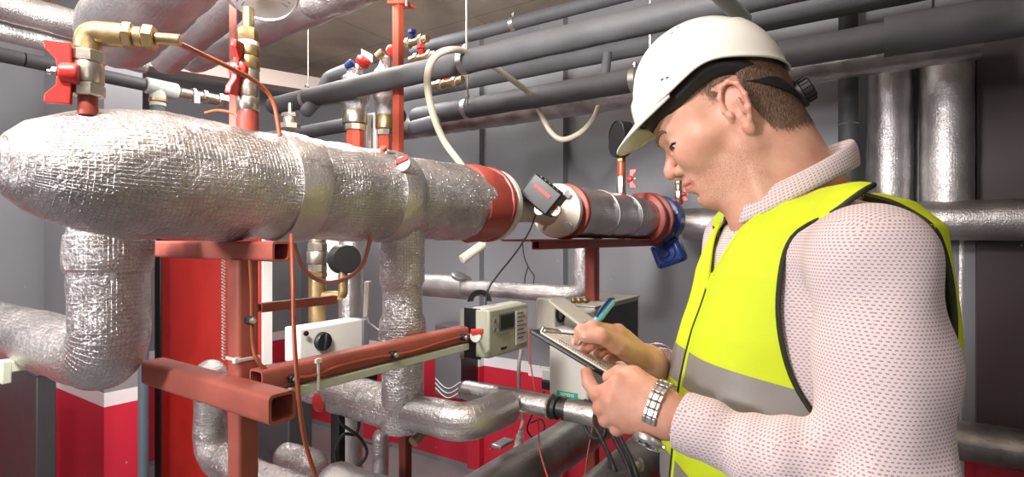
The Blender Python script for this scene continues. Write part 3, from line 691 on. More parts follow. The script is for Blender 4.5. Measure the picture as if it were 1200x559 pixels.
bm = NB(); tube(bm, catmull([P(240,133,.95), P(255,130,.95), P(275,134,.93), P(286,146,.9)], 6), .0025, 8); tag(mk('capillary_tube', bm, M['copper_wire']), 'short copper tube lying on the header behind the pink hanger', 'tube')
b = P(340, 152, 1.1); vv = thing('air_vent', 'tiny nickel air vent poking up behind the header right of the top gauge', 'valve', tuple(b))
p = stack(vv, b, ((.012,.02,'nickel',6,'hex_nut'),(.012,.013,'nickel',0,'valve_body'),(.008,.016,'nickel',6,'cap'),(.02,.004,'nickel',0,'stem')))
# gauge right of the flanges, beside the helmet brim
b = P(728, 236, 1.98); k = 1.98/F; rg = thing('pressure_gauge', 'black pressure gauge on a stalk on the header beside the helmet brim', 'gauge', tuple(b))
p = stack(rg, b, ((9*k,6.5*k,'red_flange',0,'socket'),(20*k,5.5*k,'nickel',8,'valve_body'),(16*k,5*k,'copper_wire',0,'pipe_nipple'),(8*k,5.5*k,'brass',6,'hex_nut')))
gauge(rg, P(722,163,1.95), V((-.96,-.27,0)), .066, .045, ticks=False)
bm = NB(); box(bm, P(729,176,1.90), U, V((-1,0,0)), Z, .012, .002, .02); mk('sticker', bm, M['white'], rg)
butterfly(rg, P(741,210,1.94), (.9,-.43,0), (0,0,1), .033)
b = P(795, 240, 2.42); k = 2.42/F; sv = thing('shutoff_valve', 'small nickel valve with red handle seen just under the man\'s nose', 'valve', tuple(b))
stack(sv, b, ((6*k,5*k,'red_flange',0,'socket'),(10*k,4.5*k,'nickel',8,'valve_body'),(7*k,3.6*k,'nickel',0,'nipple'),(5*k,4*k,'brass',6,'hex_nut')))
butterfly(sv, P(803,228,2.36), (.9,-.43,0), (0,0,1), .03)
# foil wrapped valves under the ceiling
def foilvalve(px, ytop, ybot, Y, w, lab, red=True):
    k = Y/F; b = P(px, ybot, Y); t = thing('foil_wrapped_valve', lab, 'valve', tuple(b))
    hgt = (ybot-ytop)
    stack(t, b-Z*.12, ((.12+12*k, w*.32*k, 'hanger_red', 8, 'red_base'), (8*k, w*.36*k, 'nickel', 8, 'hex_nut'), (16*k, w*.42*k, 'brass' if not red else 'nickel', 0, 'valve_body')))
    p = b+Z*34*k; bm = NB()
    pts = [p+Z*(i/10.*(hgt-34)*k) for i in range(11)]; rs = [w*.5*k*(.8+.2*math.sin(math.pi*i/10.)+(.0 if i < 9 else -.3)) for i in range(11)]
    tube(bm, pts, rs, 32, noise_amp=.008, noise_f=22, dome=2); mk('foil_wrap', bm, M['foil'], t)
    bm = NB(); lathe(bm, pts[-1]+V((.03,-.01,.02)), V((.5,-.4,.6)), [(0,.02),(.01,.032),(.03,.032),(.04,.02)], seg=20); mk('knob', bm, M['red_metal'], t)
    bm = NB(); cyl(bm, pts[-1]+V((-.03,-.02,.01)), pts[-1]+V((0,-.03,.03)), .016, 12); mk('cap', bm, M['blue'] if red else M['brass'], t)
foilvalve(416, 84, 166, 2.32, 34, 'left of the two foil wrapped valves beside the orange hanger')
foilvalve(451, 72, 172, 2.36, 26, 'right of the two foil wrapped valves, partly behind the orange hanger', False)
bm = NB(); box(bm, P(430,66,2.3), V((1,.3,-.45)), V((0,1,0)), Z, .05, .003, .035); tag(mk('paper_tag', bm, M['white']), 'white paper tag hanging above the foil wrapped valves', 'tag')
for i, (px, y0, y1, Y, r) in enumerate(((432, 135, 185, 2.45, .012), (440, 135, 185, 2.45, .012))):
    bm = NB(); cyl(bm, P(px,y1,Y), V((P(px,y1,Y).x, Y, P(0,y0,Y).z)), r, 12); tag(mk('thin_pipe', bm, M['white_plastic']), '%s thin white pipe between the two foil wrapped valves' % ('left' if i == 0 else 'right'), 'pipe')
# little brass fittings between the ceiling pipes right of the hanger
for i, (px, py, Y, lab) in enumerate(((484, 50, 2.5, 'small brass valve with blue cap right of the hanger top'), (494, 68, 2.45, 'small brass fitting in front of the upper foam pipe right of the hanger'), (523, 98, 2.3, 'small copper fitting behind the hose loop'))):
    c = P(px, py, Y); t = thing('brass_fitting', lab, 'fitting', tuple(c-Z*.03))
    bm = NB(); cyl(bm, c-W*.07, c+W*.09, .017, 18); mk('body', bm, M['brass'], t)
    bm = NB(); hexa(bm, c-W*.03, W, .025, .022); hexa(bm, c+W*.05, W, .025, .022); mk('hex_nut', bm, M['nickel'], t)
    bm = NB(); cyl(bm, c, c+V((0,-.02,.035)), .012, 12); hexa(bm, c+V((0,-.02,.04)), Z, .02, .016); mk('cap', bm, M['blue'] if i == 0 else M['red_metal'], t)
# brass column, siphon and black gauge
Y = 1.42; k = Y/F; b = P(372, 440, Y); bc = thing('brass_riser', 'brass riser with nickel ball valve left of the black gauge', 'pipe', (b.x,b.y,b.z))
stack(bc, b, ((115*k,10*k,'brass',0,'brass_pipe'),(6*k,11.5*k,'brass',8,'hex_nut'),(10*k,11*k,'nickel',8,'hex_end'),(14*k,12*k,'nickel',0,'valve_body'),(10*k,11.5*k,'nickel',8,'hex_end'),(30*k,10*k,'nickel',0,'upper_socket')))
bm = NB(); tube(bm, resample(fillet([P(372,347,Y), P(402,347,1.40), P(402,322,1.40)], .012, 5), .005), 5.5*k, 16); mk('siphon', bm, M['brass'], bc)
bm = NB(); lathe(bm, P(360,400,Y-.01), V((-.4,-.9,0)), [(-.04,.02),(0,.024),(.01,.022)], seg=20); mk('side_plug', bm, M['brass'], bc)
bg = thing('pressure_gauge', 'small black pressure gauge seen from behind below the header', 'gauge', tuple(P(403,322,1.4)))
gauge(bg, P(399,304,1.42), V((-.75,.66,0)), .038, .04, ticks=False)
bm = NB(); cyl(bm, P(402,325,1.40), P(402,316,1.40), .010, 14); mk('neck', bm, M['brass'], bg)
bm = NB(); lathe(bm, P(407,304,1.385), V((.5,-.86,0)), [(0,.034),(.003,.0345)], seg=40); mk('back_plate', bm, M['black'], bg)
bm = NB(); box(bm, P(392,300,1.75), W, U, Z, .12, .01, .17); tag(mk('wall_plate', bm, M['white_plastic'], bev=.003), 'white plate behind the small black gauge', 'plate')
lev = thing('valve_lever', 'white lever handle left of the middle riser', 'handle', tuple(P(432,372,1.2)))
bm = NB(); box(bm, P(430.5,351,1.2), V((1,0,0)), V((0,1,0)), V((.04,0,1)), .012, .02, .08); mk('grip', bm, M['white_plastic'], lev, bev=.003)
bm = NB(); tube(bm, fillet([P(430,366,1.2), P(432,378,1.2), P(448,391,1.15)], .005, 4), .002, 8); mk('wire_stem', bm, M['steel'], lev)

# ================================================================= BOXES
def ubox(par, name, px, py0, py1, Y, lu, dw, m, bev=.004, shift=0):
    """box whose near vertical edge is at px and which runs lu along U and dw along -W"""
    a = P(px, py0, Y); b = P(px, py1, Y); c = (a+b)/2+U*lu/2-W*dw/2
    bm = NB(); box(bm, c, U, W, Z, lu, dw, a.z-b.z); return mk(name, bm, m, par, bev=bev), a, b
# heat meter
hm = thing('heat_meter', 'grey heat meter box with small screen at the end of the long red beam', 'meter', tuple(P(590,421,1.15)))
Yh = 1.12; lu = Yh*457/411-Yh; lu = lu/.83
o, a, b = ubox(hm, 'casing', 573, 364, 421.5, Yh, lu, .036, M['meter_grey'], .004)
o2, _, _ = ubox(hm, 'back_shell', 567, 362, 420, Yh+.012, lu*.98, .034, M['white_plastic'], .004)
hgt = a.z-b.z; fc = lambda u, v: a+U*lu*u-Z*hgt*v+W*.0012
def face(par, name, u0, v0, u1, v1, m, e=.001):
    c = (fc(u0,v0)+fc(u1,v1))/2+W*e; bm = NB(); box(bm, c, U, Z, W, lu*(u1-u0), hgt*(v1-v0), .0015); return mk(name, bm, m, par)
sc = face(hm, 'screen', .25,.16,.58,.45, M['screen']); 
bm = NB(); c = (fc(.22,.12)+fc(.61,.49))/2; box(bm, c, U, Z, W, lu*.39, hgt*.37, .001); mk('bezel', bm, M['grey_cab'], hm)
face(hm, 'info_panel', .64,.12,.93,.86, M['white_plastic'])
for i in range(7): face(hm, 'print_line', .67,.17+.09*i,.67+.22*(1 if i % 2 else .7),.185+.09*i, M['ink'], .0022)
for v in (.24,.42):
    bm = NB(); lathe(bm, fc(.12,v), W, [(0,.0045),(.002,.0045)], seg=20); mk('button', bm, M['grey_cab'], hm)
face(hm, 'name_mark', .27,.83,.40,.88, M['ink']); face(hm, 'print_line', .25,.55,.45,.565, M['grey_cab'])
# its black mounting bracket and coiled lead
mb = thing('mounting_bracket', 'black steel bracket holding the heat meter on the beam', 'bracket', tuple(P(552,420,1.15)))
bm = NB(); c = P(553,391,1.15); box(bm, c, W, U, Z, .046, .005, .106); mk('plate', bm, M['black'], mb, bev=.001)
bm = NB(); box(bm, P(541,391,1.125), U, W, Z, .012, .003, .106); mk('side_flange', bm, M['steel'], mb)
for i, r in enumerate((.0245,.0215,.0185,.0155)):
    bm = NB(); torus(bm, P(562,354,1.17)+V((0,i*.003,0)), V((.1,-1,0)), r, .0018, 24, 6, a0=0, a1=180); tag(mk('lead_coil', bm, M['black_rubber']), ['outermost','second','third','innermost'][i]+' loop of black lead on top of the heat meter bracket', 'cable', 'lead loops on the meter bracket')
sg = thing('seal_tag', 'round white seal tag with red cap hanging at the left side of the heat meter', 'tag', tuple(P(560,402,1.07)))
bm = NB(); q = P(559.5,394,1.075); lathe(bm, q, V((-.3,-.95,0)), [(0,.010),(.002,.0118),(.010,.0118),(.012,.010)], seg=26); mk('disc', bm, M['white_plastic'], sg)
bm = NB(); box(bm, q+Z*.010+V((0,-.010,0)), V((1,0,0)), V((0,1,0)), Z, .025, .010, .010); mk('red_cap', bm, M['label_red'], sg, bev=.002)
# controller with dial
tb = thing('dial_controller', 'white controller box with round black dial behind the long beam', 'controller', tuple(P(382,420,1.3)))
a = P(351, 386, 1.28); bm = NB(); lu2 = .19; hh = 42*1.28/F; c = a+U*lu2/2-Z*hh/2-W*.03; box(bm, c, U, W, Z, lu2, .06, hh); mk('casing', bm, M['white_plastic'], tb, bev=.004)
bm = NB(); box(bm, c+U*.105, U, W, Z, .022, .062, hh*.96); mk('end_cover', bm, M['grey_cab'], tb, bev=.003)
q = P(375.5, 400, 1.335); bm = NB(); lathe(bm, q, W, [(0,.028),(.002,.028)], seg=32); mk('dial_ring', bm, M['grey_cab'], tb)
bm = NB(); lathe(bm, q, W, [(.001,.0235),(.016,.022),(.018,.02)], seg=32); kn = mk('dial_knob', bm, M['black'], tb)
bm = NB(); box(bm, q+W*.02, Z+U*.1, U, W, .038, .007, .012); mk('knob_grip', bm, M['black'], kn, bev=.002)
bm = NB(); torus(bm, q+W*.002, W, .036, .0012, 14, 6, a0=-40, a1=50, up=Z); mk('scale_mark', bm, M['ink'], tb)
bm = NB(); lathe(bm, P(357,391,1.285)+W*.004, W, [(0,.0065),(.004,.006)], seg=16); mk('small_knob', bm, M['black'], tb)
# cream casing and white controller on the right
cb = thing('wall_box', 'cream metal box with shade painted on its right side behind the pen', 'box', tuple(P(700,420,1.6)))
o, a, b = ubox(cb, 'casing', 697, 361, 440, 1.62, .36, .15, M['cream'], .005)
c = (a+b)/2+U*.19+W*.0015; bm = NB(); box(bm, c, U, W, Z, .30, .003, (a.z-b.z)*.9); mk('dark_side', bm, M['dark_cab'], cb, bev=.002)  # dark sheet paints the shade on the cream box's right face
bm = NB(); box(bm, a+U*.18-W*.075+Z*.002, U, W, Z, .365, .155, .006); mk('lid', bm, M['cream'], cb, bev=.002)
for i, px in enumerate((672, 679, 686)):
    c = P(px, 352.5, 1.55); t = thing('brass_gland', ['left','middle','right'][i]+' of the three small brass glands on the cream box', 'fitting', tuple(c), 'brass glands on the cream box')
    bm = NB(); hexa(bm, c, V((1,.3,0)), .009, .012); mk('hex_nut', bm, M['brass'], t); bm = NB(); cyl(bm, c, c+V((.012,.004,0)), .006, 10); mk('stem', bm, M['brass'], t)
wb = thing('controller_box', 'white plastic controller box with teal label, cables leaving its bottom', 'box', tuple(P(675,472,1.4)))
o, a, b = ubox(wb, 'casing', 689, 390, 472, 1.40, .10, .115, M['white_plastic'], .006)
bm = NB(); c = P(664, 463, 1.47)-U*.0; 
pl = lambda px, py: onL2(px, 689, 1.40, P(0, py, 1.40*(689+352)/(px+352)).z)-U*.0015
a1, b1 = pl(653,462), pl(677,464); zc_ = (a1.z+b1.z)/2
bm = NB(); c = (a1+b1)/2; box(bm, c, W, U, Z, (b1-a1).length, .002, .015); mk('teal_label', bm, M['teal'], wb)
text_mesh(None, 'SIEMENS', c-U*.0016, W, Z, .0115, M['white'], wb)
for px in (664, 680):
    bm = NB(); q = P(px, 472, 1.42)+U*.05; lathe(bm, q, -Z, [(0,.014),(.01,.014),(.012,.01),(.024,.009)], seg=16); mk('cable_gland', bm, M['white_plastic'], wb)
tr = thing('transmitter', 'small beige transmitter housing with tilted open lid above the tablet', 'transmitter', tuple(P(645,390,1.5)))
o, a, b = ubox(tr, 'housing', 650, 351, 389, 1.48, .06, .06, M['cream'], .005)
bm = NB(); lathe(bm, (a+b)/2+U*.03+W*.001, W, [(-.004,.024),(.004,.024),(.0045,.018),(-.002,.018)], seg=28); mk('opening', bm, M['black'], tr)
c0_, c1_ = P(652,352,1.47), P(688,379,1.36); bm = NB(); dd = (c1_-c0_); box(bm, (c0_+c1_)/2, dd, U, dd.cross(U), dd.length, .085, .008); mk('lid', bm, M['cream'], tr, bev=.002)
bm = NB(); cyl(bm, P(643,389,1.5), P(643,399,1.5), .009, 12); mk('gland', bm, M['black'], tr)
su = thing('pump_terminal', 'small white terminal box with black base under the tablet', 'box', tuple(P(644,460,1.9)))
o, a, b = ubox(su, 'cover', 655, 436, 449, 1.9, .05, .07, M['white_plastic'], .004)
o, a, b = ubox(su, 'base', 653, 449, 460, 1.9, .05, .065, M['black'], .004)
bm = NB(); tube(bm, catmull([P(638,459,1.88), P(634,470,1.86), P(622,490,1.84), P(618,505,1.84), P(628,515,1.84), P(638,503,1.84), P(634,492,1.86), P(622,496,1.88)], 8), .003, 8); tag(mk('lead', bm, M['black_rubber']), 'thin black lead looping down from the small white terminal box', 'cable')
# pump between the low pipes
pu = thing('circulation_pump', 'small dark blue and brass pump between two foil cross pipes', 'pump', tuple(L3(391)-Z*.05))
c = L3(391)
bm = NB(); lathe(bm, c-W*.03, W, [(0,.028),(.01,.034),(.018,.034),(.02,.026),(.03,.024),(.05,.024)], seg=28); mk('pump_body', bm, mat('dark navy casting', srgb(.14,.17,.30), .45), pu)
bm = NB(); hexa(bm, c+Z*.03-U*.01, Z, .018, .02); cyl(bm, c+Z*.03-U*.01, c+Z*.06-U*.01, .011, 12); mk('brass_nut', bm, M['brass'], pu)
bm = NB(); lathe(bm, c-U*.02-Z*.012, -U, [(0,.02),(.02,.02),(.024,.014)], seg=20); mk('red_cap', bm, M['red_metal'], pu)
bm = NB(); lathe(bm, c+U*.04+Z*.03, W, [(-.03,.03),(.03,.034),(.06,.03)], seg=24); mk('motor', bm, M['black'], pu)
bm = NB(); tube(bm, catmull([P(396,487,1.15), P(400,497,1.14), P(420,512,1.16), P(430,530,1.2), P(421,545,1.22), P(400,548,1.22), P(393,530,1.2), P(402,510,1.18), P(418,508,1.2), P(422,480,1.2)], 8), .0035, 8); tag(mk('lead', bm, M['black_rubber']), 'coiled black pump lead hanging below the cross pipe', 'cable')
bm = NB(); a = P(396,560,1.35); box(bm, V((a.x,a.y,P(0,500,1.35).z-.12)), W, U, Z, .032, .02, .36); tag(mk('cable_duct', bm, M['black'], bev=.002), 'black vertical duct behind the coiled pump lead', 'duct')
ae = thing('air_separator', 'small foil wrapped cylinder with brass top below the thick cross pipe', 'fitting', tuple(P(446,546,1.25)))
bm = NB(); a = P(446,560,1.25); tube(bm, [V((a.x,a.y,P(0,y,1.25).z)) for y in (575,560,545,530,518,513)], .0185, 28, noise_amp=.001, dome=2); mk('foil_body', bm, M['foil_soft'], ae)
bm = NB(); lathe(bm, V((a.x,a.y,P(0,510,1.25).z)), Z, [(0,.009),(.012,.009),(.014,.006),(.02,.006)], seg=16); mk('brass_top', bm, M['brass'], ae)
bm = NB(); tube(bm, resample(fillet([P(497,490,1.1), P(494,508,1.1), P(484,519,1.08)], .015, 5), .005), .011, 16); tag(mk('drain_elbow', bm, mat('aged bronze', (.28,.2,.13,1), .4, .7, bump=.3, bscale=70)), 'short bronze drain elbow under the foot of the middle riser', 'elbow')
# header test point with tag
tp = thing('test_point', 'temperature sensor stub with round seal tag on top of the header', 'sensor', tuple(H(452)+Z*.07))
c = P(452,185,1.0); bm = NB(); box(bm, c+V((0,0,.004)), U, W, Z, .026, .03, .012); mk('foil_cut', bm, M['steel'], tp, bev=.003)
bm = NB(); cyl(bm, c+V((0,-.005,.0)), c+V((.0,-.02,.016)), .006, 12); mk('stub', bm, M['copper_wire'], tp)
q = P(474,195,.98); bm = NB(); lathe(bm, q, V((-.2,-.9,.3)), [(0,.013),(.003,.0145),(.010,.0145),(.012,.012)], seg=26); mk('seal_disc', bm, M['white_plastic'], tp)
bm = NB(); box(bm, q+V((-.002,-.013,.010)), V((1,0,.4)), V((0,1,0)), Z, .022, .004, .008); mk('red_print', bm, M['label_red'], tp)

# ================================================================= CABLES AND HOSES
def cable(name, label, pts, r, m, n=8, cat='cable', seg=10):
    bm = NB(); tube(bm, catmull(pts, n), r, seg); return tag(mk(name, bm, m), label, cat)
cable('cable', 'brown sensor tube hanging from the upper arm down past the hollow arm end', [P(341,276,.76), P(343,330,.70), P(345,400,.67), P(350,465,.655), P(358,520,.655), P(374,570,.66)], .0027, M['copper_wire'])
cable('cable', 'pinkish braided sensor tube looping below the header', [P(444,184,.97), P(445,205,.945), P(441,240,.93), P(436,270,.95), P(425,310,.97), P(405,327,.98), P(380,331,.97), P(358,318,.95), P(346,292,.93), P(343,272,.93)], .0038, mat('braided pink tube', srgb(.72,.48,.44), .35, .3, bump=.4, bscale=250), 8)
cable('cable', 'brown tube clipped along the red post and the long beam to the heat meter', [P(293,305,.755), P(295,340,.755), P(296,400,.755), P(303,425,.752), P(322,438,.765)]+[LBm(px, -.003+.003*math.sin(px*.05), .0195) for px in (350,390,430,470,510,545)]+[P(557,398,1.085)], .0028, M['copper_wire'])
for i, (p_, lab) in enumerate(((P(293,376,.752), 'black clip on the red post'), (LBm(333,-.003,.021), 'black clip on the long beam next to the post'), (LBm(451,-.003,.021), 'black clip at the middle of the long beam'), (LBm(534,-.002,.021), 'black clip on the long beam beside the meter bracket'))):
    t = thing('pipe_clip', lab, 'clip', tuple(p_)); bm = NB(); box(bm, p_, U if i else V((1,0,0)), W, Z, .0135, .010, .012); mk('clip_body', bm, M['black'], t, bev=.003)
    bm = NB(); cyl(bm, p_+W*.004, p_+W*.010, .004, 10); mk('screw', bm, M['steel'], t)
# ties
bm = NB(); box(bm, V((pc.x,pc.y,P(0,421,.77).z)), W, U, Z, .0335, .0335, .005); c=V((pc.x,pc.y,P(0,421,.77).z))-U*.0165+W*.012; box(bm, c, W, U, Z, .008, .009, .008); tag(mk('cable_tie', bm, M['tie'], bev=.001), 'white cable tie wrapped round the red post above the hollow arm', 'tie')
bm = NB(); a = LBm(362,.0,.0225); box(bm, a-Z*.005, U, W, Z, .0032, .002, .048); box(bm, a+Z*.015, U, W, Z, .010, .004, .006); tag(mk('cable_tie', bm, M['tie']), 'white cable tie hanging on the long beam right of the post', 'tie')
# spiral cable wrap behind the post
pts = []; a = P(262.5, 300, .80)
for i in range(220):
    an = i*.9; pts.append(V((a.x+.0028*math.cos(an), a.y+.0028*math.sin(an), P(0,302,.80).z-.00069*i)))
bm = NB(); tube(bm, pts, .0009, 5); tag(mk('spiral_wrap', bm, M['tie']), 'thin white spiral cord along the left edge of the red post', 'cord')
# beige hose
hose = [P(545,300,1.9), P(568,283,1.95), P(566,240,1.95), P(545,200,1.85), P(520,165,1.8), P(505,125,1.72), P(501,90,1.70), P(510,67,1.72), P(528,59,1.76), P(548,62,1.88), P(575,76,2.02), P(600,94,2.15), P(622,112,2.35), P(634,135,2.4), P(646,156,2.35), P(660,164,2.33), P(680,156,2.35), P(695,140,2.4), P(701,126,2.45)]
hs = thing('drain_hose', 'beige plastic hose looping over the ceiling pipes', 'hose', tuple(P(545,305,1.9)))
bm = NB(); tube(bm, catmull(hose, 8), .0115, 16); mk('hose_body', bm, M['hose'], hs)
bm = NB(); a, b = P(541,305,1.88), P(566,287,1.93); n = 40; tube(bm, [a.lerp(b, i/n) for i in range(n+1)], [.0165 if i % 3 else .0135 for i in range(n+1)], 18); mk('ribbed_end', bm, M['hose'], hs)
cable('cable', 'thin black lead from the actuator down to the heat meter', [P(628,252,1.37), P(620,272,1.30), P(604,297,1.24), P(584,322,1.20), P(572,340,1.18), P(569,358,1.17)], .0021, M['black_rubber'])
gc = thing('sensor_cable', 'grey cable from the heat meter ending in a gland on the lower pipe', 'cable', tuple(P(605,530,1.22)))
bm = NB(); tube(bm, catmull([P(611,410,1.17), P(608,430,1.17), P(609,460,1.2), P(613,490,1.26), P(610,505,1.24)], 8), .0042, 10); mk('lead', bm, mat('warm grey cable', srgb(.60,.56,.52), .5), gc)
stack(gc, P(605,531,1.24), ((.012,.010,'white_plastic',6,'gland_nut'),(.018,.008,'white_plastic',0,'gland_body'),(.010,.0095,'white_plastic',6,'gland_nut'),(.012,.006,'white_plastic',0,'gland_neck')), d=V((.22,0,1)).normalized())
cable('cable', 'thin red lead falling from the right side of the heat meter', [P(620,385,1.21), P(621,420,1.2), P(627,460,1.18), P(631,500,1.18), P(633,530,1.12), P(645,570,1.05)], .0018, mat('red lead', srgb(.66,.28,.24), .4))
blk = M['black_rubber']
labs = ['leftmost black cable under the controller box, bent in a loop', 'second black cable from the left under the controller box', 'third black cable from the left under the controller box', 'fourth black cable from the left, nearest the watch', 'rightmost thick black cable passing under the watch']
cable('power_cable', labs[0], [P(680,472,1.30), P(682,490,1.25), P(690,510,1.2), P(703,516,1.15), P(709,505,1.15), P(706,485,1.2), P(700,470,1.3)], .0045, blk)
cable('power_cable', labs[1], [P(686,470,1.35), P(692,490,1.2), P(705,515,1.1), P(718,545,1.0), P(728,575,1.0)], .0048, blk)
cable('power_cable', labs[2], [P(698,470,1.35), P(706,490,1.2), P(720,515,1.08), P(735,545,1.0), P(745,575,.98)], .0045, blk)
cable('power_cable', labs[3], [P(706,470,1.4), P(715,490,1.2), P(730,520,1.06), P(742,545,1.0), P(752,575,.98)], .0045, blk)
cable('power_cable', labs[4], [P(690,470,1.38), P(698,500,1.2), P(712,530,1.1), P(720,560,1.05), P(722,580,1.03)], .0042, blk)
cable('earth_cable', 'thin orange wire beside the black cables under the controller box', [P(695,500,1.3), P(690,525,1.25), P(686,555,1.2), P(684,575,1.2)], .0018, M['copper_wire'])
cable('wire_loop', 'thin dark wire loop hanging on the wall below the header', [P(612,280,2.9), P(614,300,2.9), P(620,315,2.9), P(626,325,2.9), P(622,338,2.9), P(615,330,2.9), P(619,312,2.9)], .003, M['black'])
# ================================================================= THE MAN
# ---- signed distance modelling: primitives are blended, then one surface is extracted per garment / body
def sm(a, b, k):
    h = np.clip(.5+.5*(b-a)/k, 0, 1); return b*(1-h)+a*h-k*h*(1-h)
class Pr:
    def __init__(s, fn, c, R, k, op): s.fn, s.c, s.R, s.k, s.op = fn, np.array(c, float), R, k, op
def cone(a, b, r1, r2, k=.01, op='u', sq=None):
    a, b = np.array(a, float), np.array(b, float); ba = b-a; L2 = ba@ba; rr = r1-r2; a2 = L2-rr*rr; il = 1/L2
    def fn(p):
        pa = p-a; y = pa@ba; z = y-L2; x = pa*L2-y[:,None]*ba; x2 = (x*x).sum(1); y2 = y*y*L2; z2 = z*z*L2
        kk = np.sign(rr)*rr*rr*x2; d = (np.sqrt(x2*a2*il)+y*rr)*il-r1
        d1 = np.sqrt(x2+z2)*il-r2; d2 = np.sqrt(x2+y2)*il-r1
        return np.where(np.sign(z)*a2*z2 > kk, d1, np.where(np.sign(y)*a2*y2 < kk, d2, d))
    if a2 <= 0: return ell(a if r1 > r2 else b, (max(r1, r2),)*3, None, k, op)
    return Pr(fn, (a+b)/2, math.sqrt(L2)/2+max(r1, r2), k, op)
def ell(c, r, B=None, k=.01, op='u'):
    """ellipsoid; B rows = its axes"""
    c, r = np.array(c, float), np.array(r, float)
    def fn(p):
        q = p-c
        if B is not None: q = q@np.array(B).T
        k0 = np.sqrt(((q/r)**2).sum(1)); k1 = np.sqrt(((q/(r*r))**2).sum(1))+1e-9
        return k0*(k0-1)/k1
    return Pr(fn, c, max(r), k, op)
def stackp(rows, c, off=0, k=.02, pw=2.3, yaw=0):
    """elliptic cross sections: rows (z, xfront, xback, ycentre, halfwidth)"""
    R_ = np.array(sorted(rows), float)
    def fn(p):
        z = p[:,2]; xf = np.interp(z, R_[:,0], R_[:,1]); xb = np.interp(z, R_[:,0], R_[:,2]); yc = np.interp(z, R_[:,0], R_[:,3]); hw = np.interp(z, R_[:,0], R_[:,4])
        cx, ax = (xf+xb)/2, (xb-xf)/2+off; hw = hw+off
        q = (np.abs((p[:,0]-cx)/ax)**pw+np.abs((p[:,1]-yc)/hw)**pw)**(1/pw)
        d = (q-1)*np.minimum(ax, hw); cap = np.maximum(R_[0,0]-z, z-R_[-1,0]); return np.maximum(d, cap)
    zc = (R_[0,0]+R_[-1,0])/2
    return Pr(fn, c+(zc,), (R_[-1,0]-R_[0,0])/2+.3, k, 'u')
def extract(prims, lo, hi, h, disp=None):
    N = 16; lo = np.array(lo, float); hi = np.array(hi, float)
    nb = np.ceil((hi-lo)/(h*N)).astype(int); half = N*h/2*1.7321
    g = np.arange(N+1); gi = np.stack(np.meshgrid(g, g, g, indexing='ij'), -1).reshape(-1, 3)
    dims = nb*N+2; verts_k = []; verts_p = []; quads = []
    def key(a): return (a[:,0]*dims[1]+a[:,1])*dims[2]+a[:,2]
    def evalp(pts, ps):
        d = np.full(len(pts), 1e3)
        for q in ps:
            v = q.fn(pts)
            d = sm(d, v, q.k) if q.op == 'u' else -sm(-d, v, q.k)
        return d
    cen = np.array([p.c for p in prims]); rad = np.array([p.R+p.k*1.5 for p in prims])
    for bi in range(nb[0]):
        for bj in range(nb[1]):
            for bk in range(nb[2]):
                o = np.array([bi, bj, bk])*N; c = lo+(o+N/2)*h
                ds = np.linalg.norm(cen-c, axis=1)-rad; act = [p for p, dd in zip(prims, ds) if dd < half+.02]
                if not any(p.op == 'u' for p in act): continue
                if abs(evalp(c[None], act)[0]) > half*1.35+.012: continue
                pts = lo+(gi+o)*h; d = evalp(pts, act)
                if disp is not None: d = d+disp(pts)
                D = d.reshape(N+1, N+1, N+1)
                if D.min() > 0 or D.max() < 0: continue
                s = D < 0
                cnt = sum(s[a:N+a, b:N+b, e:N+e].astype(np.int8) for a in (0,1) for b in (0,1) for e in (0,1))
                I = np.argwhere((cnt > 0) & (cnt < 8))
                if not len(I): continue
                acc = np.zeros((len(I), 3)); n = np.zeros(len(I))
                cor = [(a,b,e) for a in (0,1) for b in (0,1) for e in (0,1)]
                for a in cor:
                    for ax in range(3):
                        if a[ax]: continue
                        b = list(a); b[ax] = 1
                        va = D[I[:,0]+a[0], I[:,1]+a[1], I[:,2]+a[2]]; vb = D[I[:,0]+b[0], I[:,1]+b[1], I[:,2]+b[2]]
                        m = (va < 0) != (vb < 0); t = np.where(m, va/(va-vb+1e-20), 0)
                        q = np.array(a, float)[None]+0*acc; q[:,ax] += t
                        acc += q*m[:,None]; n += m
                verts_k.append(key(I+o)); verts_p.append(lo+(I+o+acc/n[:,None])*h)
                for ax in range(3):
                    b = [0,0,0]; b[ax] = 1
                    s0 = s[:N,:N,:N]; s1 = s[b[0]:N+b[0], b[1]:N+b[1], b[2]:N+b[2]]
                    E = np.argwhere(s0 != s1)
                    if not len(E): continue
                    fl = s0[E[:,0],E[:,1],E[:,2]]; E = E+o
                    u = np.array([0,0,0]); u[(ax+1)%3] = 1; v = np.array([0,0,0]); v[(ax+2)%3] = 1
                    ok = ((E-u-v) >= 0).all(1); E = E[ok]; fl = fl[ok]
                    Q = np.stack([key(E-u-v), key(E-v), key(E), key(E-u)], 1)
                    Q[~fl] = Q[~fl][:, ::-1]; quads.append(Q)
    K = np.concatenate(verts_k); Pn = np.concatenate(verts_p); order = np.argsort(K); K = K[order]; Pn = Pn[order]
    Q = np.concatenate(quads); ix = np.searchsorted(K, Q); ix = np.clip(ix, 0, len(K)-1); ok = (K[ix] == Q).all(1); ix = ix[ok]
    return Pn, ix
def relax(Pn, Q, n=2, f=.5):
    for _ in range(n):
        acc = np.zeros_like(Pn); c = np.zeros(len(Pn))
        for a, b in ((0,1),(1,2),(2,3),(3,0)):
            np.add.at(acc, Q[:,a], Pn[Q[:,b]]); np.add.at(acc, Q[:,b], Pn[Q[:,a]]); np.add.at(c, Q[:,a], 1); np.add.at(c, Q[:,b], 1)
        Pn = Pn*(1-f)+acc/np.maximum(c, 1)[:,None]*f
    return Pn
